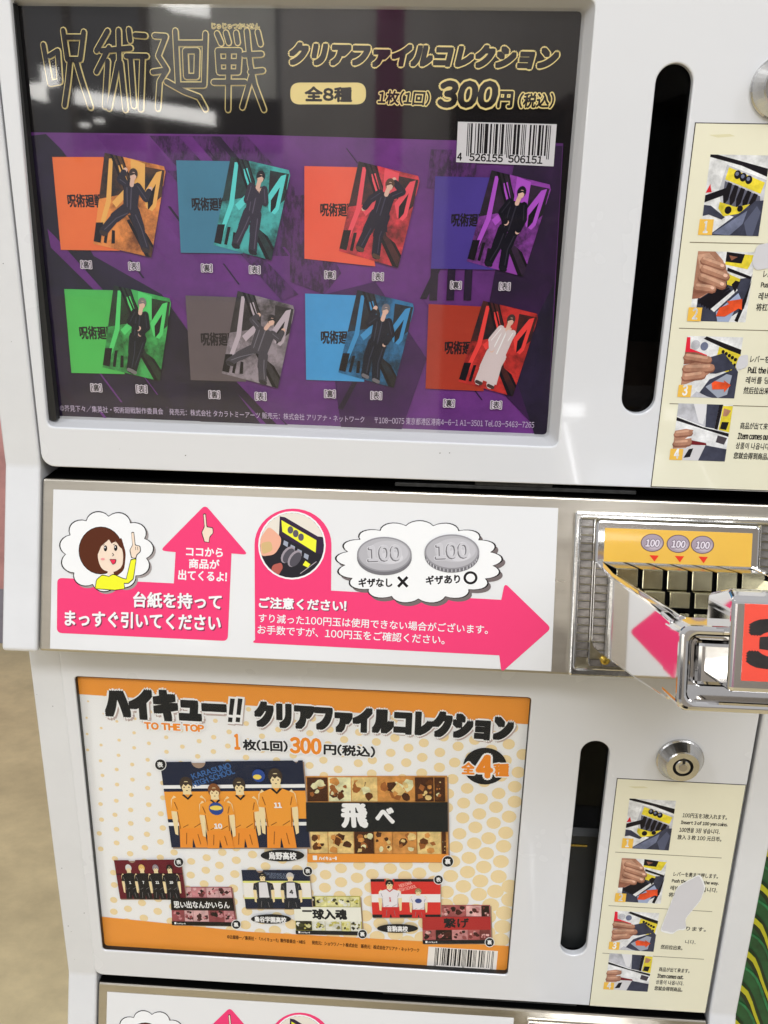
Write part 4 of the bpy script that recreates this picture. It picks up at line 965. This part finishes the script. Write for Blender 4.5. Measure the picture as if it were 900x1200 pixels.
# ------------------------------------------------------------------ lower poster
def poster_lower():
    PF = Fr((0, .0115, 0), (1, 0, 0), (0, 0, 1), (0, -1, 0))
    root = empty('product_poster', (.35, .009, -.73), 'white and orange dotted poster of four pictured clear file sets behind the lower window', 'poster')
    WHP = ink(228, 227, 234); ORG = mat('poster_orange', rgb(226, 142, 48), .35, noise=.06, nscale=12); DOT = ink(242, 204, 158); BLK = ink(28, 30, 34); WH = ink(236, 234, 236); OR2 = ink(232, 134, 44)
    mb = MB(); box(mb, PF, -.0275, .7335, -.7480, -.1435, -.003, 0, WHP); mb.build('card', root)
    P = Print(PF, .0003); h = .0315; rot = math.radians(24); i0 = 0
    for i in range(-40, 60):
        for j in range(-40, 60):
            gx = (i + .5 * (j % 2)) * h; gz = j * h * .866
            a = gx * math.cos(rot) - gz * math.sin(rot); b = gx * math.sin(rot) + gz * math.cos(rot)
            a += .35; b += -.43
            rx = random.Random(i * 131 + j); a += rx.uniform(-.003, .003); b += rx.uniform(-.003, .003)
            if not (-.018 < a < .725 and -.70 < b < -.17): continue
            t = ((a + .02) / .75) * .62 + ((-.17 - b) / .53) * .50
            r = .0016 + .0142 * max(0, t) ** 1.2
            r = min(r, .0155)
            if a < .02 and False: continue
            P.lpoly([(a + r * math.cos(2 * math.pi * q / 14), b + r * math.sin(2 * math.pi * q / 14)) for q in range(14)], DOT, .15 * ((i * 3 + j * 5) % 7))
    P.build('dot_pattern', root, kind='stuff')
    P = Print(PF, .0006)
    P.poly([(84, 790), (626, 812), (626, 849), (90, 813)], ORG); P.poly([(115, 1073.5), (290, 1091.5), (599, 1108.5), (596, 1158), (119, 1130)], ORG)
    P.build('orange_border', root)
    P = Print(PF, .0009); T = P.text
    SH = ink(176, 160, 156)
    ex = lambda x0: ([(x0 + 1, 818), (x0 + 6.5, 818.5), (x0 + 4, 837.5), (x0 - .8, 837)], [(x0 - 1.2, 840), (x0 + 3.8, 840.5), (x0 + 3.2, 846), (x0 - 1.8, 845.5)])
    T('ハイキュー', (129, 841), (265, 848), 31, SH, .14)
    for x0 in (269, 278): P.poly([(x0 + 2, 818), (x0 + 10, 819), (x0 + 7, 850), (x0 - 2, 849)], SH)
    T('ハイキュー', (127, 838.5), (263, 845.5), 31, BLK, .085, outline=[(WH, .15)])
    for x0 in (269, 278): P.poly([(x0 - 1, 815.5), (x0 + 9, 816.5), (x0 + 6, 848.5), (x0 - 4, 847.5)], WH)
    for x0 in (269, 278):
        for e_ in ex(x0): P.poly(e_, BLK)
    T('TO THE TOP', (170, 853.5), (239, 857), 7.5, OR2, .06, outline=[(WH, .22)])
    T('クリアファイルコレクション', (303, 852), (600, 869), 27, SH, .12)
    T('クリアファイルコレクション', (301, 850), (598, 867), 27, BLK, .08, outline=[(WH, .145)])
    T('1', (276, 877), (281, 877.2), 17, OR2, .04, outline=[(WH, .13)]); T('枚(1回)', (285.5, 878), (337, 880), 12, BLK, .045, outline=[(WH, .15)])
    P.up(2); T('300', (341, 881), (376, 882.8), 17.5, OR2, .045, outline=[(WH, .12)]); T('円(税込)', (380, 883), (439, 886.5), 12, BLK, .045, outline=[(WH, .15)])
    P.build('heading_lettering', root, kind='stuff')
    P = Print(PF, .0012); P.circ((568.3, 897.3), 25.5, 21.5, BLK, 36); T = P.text
    T('全', (541, 906), (556, 906.6), 13, OR2, .05, outline=[(WH, .14)]); T('種', (578, 908.5), (595.5, 909), 14, OR2, .05, outline=[(WH, .14)])
    T('4', (559.5, 909.5), (575.5, 909.8), 24, OR2, .06, outline=[(WH, .12)])
    P.build('count_badge', root)
    def badge(P, t, x, y, r):
        P.circ((x, y), r + .8, r + .8, WH, 20); P.circ((x, y), r, r, BLK, 20); P.text(t, (x - r * .5, y + r * .5), (x + r * .5, y + r * .5), r * 1.0, WH, .03)
    FOR = ink(240, 150, 58)
    def person(P, f, x, top, w, shirt, short, hair, sk, legs=True, num=None):
        # plain generic player, no face
        h = 1 - top
        P.upoly(f, [(x - w * .62, top + h * .30), (x - w * .50, top + h * .24), (x - w * .3, top + h * .3), (x - w * .45, top + h * .55), (x - w * .52, top + h * .82), (x - w * .62, top + h * .8), (x - w * .66, top + h * .5)], sk)
        P.upoly(f, [(x + w * .62, top + h * .30), (x + w * .66, top + h * .5), (x + w * .62, top + h * .8), (x + w * .52, top + h * .82), (x + w * .45, top + h * .55), (x + w * .3, top + h * .3), (x + w * .5, top + h * .24)], sk)
        P.upoly(f, [(x - w * .14, top + h * .15), (x + w * .14, top + h * .15), (x + w * .16, top + h * .27), (x - w * .16, top + h * .27)], sk)
        P.upoly(f, [(x - w * .16, top + h * .225), (x + w * .16, top + h * .225), (x + w * .58, top + h * .29), (x + w * .66, top + h * .46), (x + w * .46, top + h * .47), (x + w * .44, top + h * .72), (x - w * .44, top + h * .72), (x - w * .46, top + h * .47), (x - w * .66, top + h * .46), (x - w * .58, top + h * .29)], shirt)
        P.upoly(f, [(x - w * .44, top + h * .71), (x + w * .44, top + h * .71), (x + w * .50, 1), (x + w * .06, 1), (x, top + h * .86), (x - w * .06, 1), (x - w * .5, 1)], short)
        fy = top + h * .118; sxx = abs(f(1, 0)[0] - f(0, 0)[0]); cr = pho(*[(150, 84, 30), (90, 70, 60)][0]) if shirt is FOR else ink(120, 116, 120)
        P.ell(f, x, top + h * .080, w * .235, h * .108, hair); P.ell(f, x, fy, w * .175, h * .082, sk)
        P.upoly(f, [(x - w * .2, fy - h * .07), (x + w * .2, fy - h * .07), (x + w * .17, fy - h * .01), (x + w * .06, fy - h * .04), (x - w * .02, fy - h * .012), (x - w * .1, fy - h * .04), (x - w * .17, fy)], hair)
        for e_ in (-1, 1): P.lstroke([f(x + e_ * w * .06, fy + h * .005), f(x + e_ * w * .11, fy + h * .003)], .0045 * sxx, hair, False)
        P.lstroke([f(x - w * .03, fy + h * .05), f(x + w * .03, fy + h * .05)], .003 * sxx, hair, False)
        for (ax, ay, bx, by) in ((-.44, .47, -.40, .72), (.44, .47, .40, .72), (-.3, .70, -.1, .66), (.1, .70, .36, .64), (-.2, .78, -.26, .95), (.2, .80, .26, .95), (-.5, .33, -.42, .44), (.5, .33, .42, .44)):
            P.lstroke([f(x + w * ax, top + h * ay), f(x + w * bx, top + h * by)], .0028 * sxx, cr, False)
        if num: P.upoly(f, [(x - w * .2, top + h * .23), (x, top + h * .30), (x + w * .2, top + h * .23), (x + w * .12, top + h * .22), (x, top + h * .27), (x - w * .12, top + h * .22)], num)
    def sheet(P, Q, col, notch=.27):
        f = P.qmap(Q)
        P.upoly(f, [(0, 0), (notch - .05, 0)] + [(notch + .05 * math.cos(t), .075 * math.sin(t)) for t in [math.pi - math.pi * i / 8 for i in range(1, 8)]] + [(notch + .05, 0), (.93, 0), (.955, .03), (.97, 0), (1, 0), (1, 1), (0, 1)], col)
        return f
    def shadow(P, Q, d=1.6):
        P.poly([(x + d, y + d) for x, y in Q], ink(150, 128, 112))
    NAV = ink(28, 36, 58); FOR = ink(240, 150, 58); PS = ink(244, 206, 160)
    # set A
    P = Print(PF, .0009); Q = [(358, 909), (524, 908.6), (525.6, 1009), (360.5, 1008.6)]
    def collage(P, Q, tones, band, b0, b1, foot, seed):
        shadow(P, Q); f = P.qmap(Q); rr = random.Random(seed)
        P.upoly(f, rect(0, 0, 1, 1), pho(*tones[2]))
        for (y0, y1) in ((0.015, b0), (b1, .90 if foot else .985)):
            x = 0.01
            while x < .97:
                w = min(rr.uniform(.12, .26), .99 - x); base = pho(*rr.choice(tones[1:]))
                P.up(); P.upoly(f, rect(x, y0, x + w - .006, y1), base, up=False)
                for _ in range(9):
                    cx = x + rr.uniform(.15, .85) * w; cy = y0 + rr.uniform(.15, .85) * (y1 - y0); r = rr.uniform(.08, .22) * w; n = rr.randint(4, 8); ph = rr.uniform(0, 6)
                    pts = []
                    for q in range(n):
                        k_ = rr.uniform(.6, 1.2) * r
                        pts.append((min(max(cx + k_ * math.cos(ph + 6.283 * q / n), x + .002), x + w - .008), min(max(cy + 1.5 * k_ * math.sin(ph + 6.283 * q / n), y0 + .004), y1 - .004)))
                    P.upoly(f, pts, pho(*rr.choice(tones)))
                x += w
        P.upoly(f, rect(0, b0, 1, b1), band)
        if foot: P.upoly(f, rect(0, .90, 1, 1), foot); P.upoly(f, rect(.04, .92, .07, .975), WH); P.ltext('ハイキュー!!', f(.085, .975), f(.21, .975), .0075 * (Q[1][0] - Q[0][0]) / 166, WH, .05)
        return f
    sep_ = [(96, 52, 24), (240, 196, 130), (206, 142, 74), (160, 96, 48), (248, 222, 176), (70, 36, 22)]
    f = collage(P, Q, sep_, ink(26, 30, 34), .29, .635, ORG, 3)
    P.ltext('飛', f(.26, .575), f(.43, .575), .046, WH, .05); P.ltext('べ', f(.50, .53), f(.62, .53), .030, WH, .05)
    P.build('file_picture', root, label='black banded back sheet with two large white characters')
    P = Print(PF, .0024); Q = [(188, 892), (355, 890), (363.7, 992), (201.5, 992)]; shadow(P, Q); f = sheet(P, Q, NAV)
    P.upoly(f, rect(0, .265, 1, .305), WH); P.upoly(f, rect(0, .34, 1, .66), FOR); P.upoly(f, rect(0, .70, 1, .74), WH)
    P.ltext('KARASUNO', f(.22, .20), f(.50, .075), .011, ink(56, 96, 150), .03); P.ltext('HIGH SCHOOL', f(.22, .29), f(.52, .135), .011, ink(56, 96, 150), .03)
    OL = ink(232, 140, 52)
    for x, tp, w in ((.165, .19, .20), (.54, .20, .19), (.80, .10, .21)): person(P, f, x, tp, w, FOR, OL, ink(60, 50, 44), PS, num=BLK)
    person(P, f, .36, .26, .19, FOR, OL, ink(120, 74, 44), PS, num=BLK)
    P.ell(f, .36, .53, .052, .075, ink(40, 70, 140)); P.ell(f, .36, .52, .045, .028, ink(240, 200, 90))
    P.ell(f, .685, .155, .045, .072, ink(40, 70, 140)); P.ell(f, .675, .17, .03, .028, ink(240, 200, 90))
    P.ltext('10', f(.333, .76), f(.387, .76), .0098, WH, .06); P.ltext('11', f(.775, .52), f(.825, .52), .0098, WH, .06)
    badge(P, '表', 189, 894, 6.2); badge(P, '裏', 524.8, 1007, 6.2)
    P.circ((331.6, 1000), 25.5, 7, BLK, 28); P.text('烏野高校', (316, 1004.5), (348, 1005), 8.5, WH, .03)
    P.build('file_picture', root, label='largest front sheet, navy and orange with four players')
    # set B
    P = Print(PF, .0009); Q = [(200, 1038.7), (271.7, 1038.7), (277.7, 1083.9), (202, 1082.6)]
    red_ = [(60, 24, 30), (196, 130, 136), (150, 74, 80), (100, 44, 50), (214, 170, 172), (30, 18, 20)]
    f = collage(P, Q, red_, ink(24, 20, 22), .27, .60, ink(24, 20, 22), 5)
    P.ltext('思い出なんかいらん', f(.05, .54), f(.93, .54), .016, WH, .02); badge(P, '裏', 277.3, 1082, 5)
    P.build('file_picture', root, label='dark red back sheet with a line of white writing')
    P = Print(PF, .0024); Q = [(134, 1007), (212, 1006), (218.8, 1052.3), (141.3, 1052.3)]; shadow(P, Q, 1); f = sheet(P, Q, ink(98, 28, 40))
    P.upoly(f, rect(0, .34, 1, .38), ink(60, 20, 30))
    for x, hr in ((.2, (200, 200, 200)), (.4, (214, 176, 100)), (.61, (140, 130, 140)), (.82, (34, 30, 32))): person(P, f, x, .13, .20, ink(28, 26, 30), ink(28, 26, 30), ink(*hr), PS)
    for x, t_ in ((.2, '1'), (.4, '7'), (.61, '11'), (.82, '10')): P.ltext(t_, f(x - .012 * len(t_), .58), f(x + .012 * len(t_), .58), .0055, WH, .05)
    badge(P, '表', 210.7, 1008, 5)
    P.build('file_picture', root, label='dark red front sheet with four players in black')
    # set C
    P = Print(PF, .0009); Q = [(343.7, 1049.5), (422, 1049.5), (425, 1094.5), (347, 1093)]
    gr_ = [(70, 72, 40), (226, 222, 160), (196, 188, 96), (120, 116, 60), (240, 238, 214), (40, 40, 30)]
    f = collage(P, Q, gr_, ink(228, 226, 214), .27, .64, BLK, 8)
    P.ltext('一', f(.13, .50), f(.26, .50), .022, BLK, .05); P.ltext('球入魂', f(.28, .585), f(.78, .585), .022, BLK, .05); badge(P, '裏', 425, 1093, 5)
    P.build('file_picture', root, label='yellow green back sheet with black brush writing')
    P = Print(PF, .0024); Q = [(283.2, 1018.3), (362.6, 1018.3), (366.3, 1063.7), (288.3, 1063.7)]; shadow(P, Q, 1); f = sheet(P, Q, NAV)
    P.upoly(f, rect(0, .28, 1, .33), ink(214, 214, 120)); P.upoly(f, rect(0, .33, 1, .70), ink(226, 222, 216)); P.upoly(f, rect(0, .70, 1, .74), ink(214, 214, 120))
    P.ltext('FUKURODANI ACADEMY', f(.34, .13), f(.78, .17), .006, ink(100, 110, 130), .02); P.ltext('HIGH SCHOOL', f(.40, .21), f(.66, .235), .006, ink(100, 110, 130), .02)
    for x, hr in ((.3, (34, 32, 36)), (.71, (190, 186, 186))):
        person(P, f, x, .08, .24, ink(40, 42, 50), ink(30, 34, 44), ink(*hr), PS); P.upoly(f, [(x - .06, .31), (x + .06, .31), (x + .075, .70), (x - .075, .70)], ink(214, 212, 216))
    P.ltext('4', f(.685, .60), f(.735, .60), .0085, BLK, .05)
    badge(P, '表', 361.2, 1019, 5); P.circ((318, 1075), 23.5, 5.6, BLK, 28); P.text('梟谷学園高校', (299, 1078.5), (336, 1079.5), 6.5, WH, .03)
    P.build('file_picture', root, label='navy and white front sheet with two players')
    # set D
    P = Print(PF, .0009); Q = [(494.6, 1060), (574.3, 1060), (575.7, 1104.3), (495.4, 1104.7)]
    f = collage(P, Q, [(70, 30, 30), (206, 140, 140), (170, 90, 90), (120, 56, 56), (226, 176, 172), (40, 24, 24)], ink(168, 48, 48), .29, .63, BLK, 11)
    P.ltext('繋げ', f(.32, .57), f(.68, .57), .021, BLK, .03); badge(P, '裏', 573.7, 1102.7, 5)
    P.build('file_picture', root, label='red banded back sheet with two black characters')
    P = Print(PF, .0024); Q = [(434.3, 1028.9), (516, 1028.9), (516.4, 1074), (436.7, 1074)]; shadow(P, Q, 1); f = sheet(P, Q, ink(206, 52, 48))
    P.upoly(f, [(0, 0), (.2, 0), (.2, .07), (0, .07)], BLK); P.upoly(f, rect(.34, 0, 1, .07), BLK); P.upoly(f, rect(0, .39, 1, .60), ink(230, 224, 222)); P.upoly(f, rect(0, .92, 1, 1), BLK)
    P.ltext('NEKOMA', f(.42, .22), f(.60, .13), .007, ink(236, 150, 140), .03); P.ltext('HIGH SCHOOL', f(.40, .33), f(.66, .22), .007, ink(236, 150, 140), .03)
    person(P, f, .27, .04, .26, ink(222, 218, 222), ink(196, 48, 48), ink(28, 26, 28), PS, num=ink(190, 50, 50)); person(P, f, .68, .25, .20, ink(222, 218, 222), ink(196, 48, 48), ink(150, 130, 90), PS)
    P.ltext('1', f(.262, .56), f(.28, .56), .0085, ink(190, 50, 50), .05)
    P.ell(f, .68, .55, .05, .06, ink(60, 74, 130))
    badge(P, '表', 513.9, 1029, 5); P.circ((466, 1086), 24, 5.2, BLK, 28); P.text('音駒高校', (454, 1089.5), (478, 1090), 6.5, WH, .03)
    P.build('file_picture', root, label='red and white striped front sheet with two players')
    P = Print(PF, .0009); INKB = ink(70, 34, 12)
    P.text('©古舘春一／集英社・「ハイキュー!!」製作委員会・MBS', (266.4, 1099.5), (357.8, 1106), 4.6, INKB, .02)
    P.text('発売元：ショウワノート株式会社　販売元：株式会社アリアナ・ネットワーク', (365.6, 1106.3), (491, 1115.5), 4.6, INKB, .02)
    P.build('small_print', root, kind='stuff')
    P = Print(PF, .0009); f = P.qmap([(502.2, 1108.8), (583.5, 1114), (581, 1140.7), (499.9, 1136.4)]); P.upoly(f, rect(0, 0, 1, 1), ink(226, 220, 214))
    ean(P, f, '4526155506168', ink(20, 18, 20), .10, .945, .03, .76, .85); P.up(2)
    for t, s0, s1 in (('4', .01, .055), ('526155', .135, .475), ('506168', .535, .88)): P.ltext(t, f(s0, .98), f(s1, .98), .0085, BLK, .03)
    P.build('barcode', root)

# ------------------------------------------------------------------ assemble
r0, door0, dp0, B0, D0 = machine(0, 'upper white vending machine with dark purple poster in its window and chrome coin slide')
r1, door1, dp1, B1, D1 = machine(1, 'lower white vending machine with orange dotted poster in its window')
band_print(0, dp0); band_print(1, dp1)
coin_slide(0, r0); coin_slide(1, r1)
sticker(0, r0); sticker(1, r1)
poster_upper(); poster_lower()
SC.world.light_settings.distance = 1
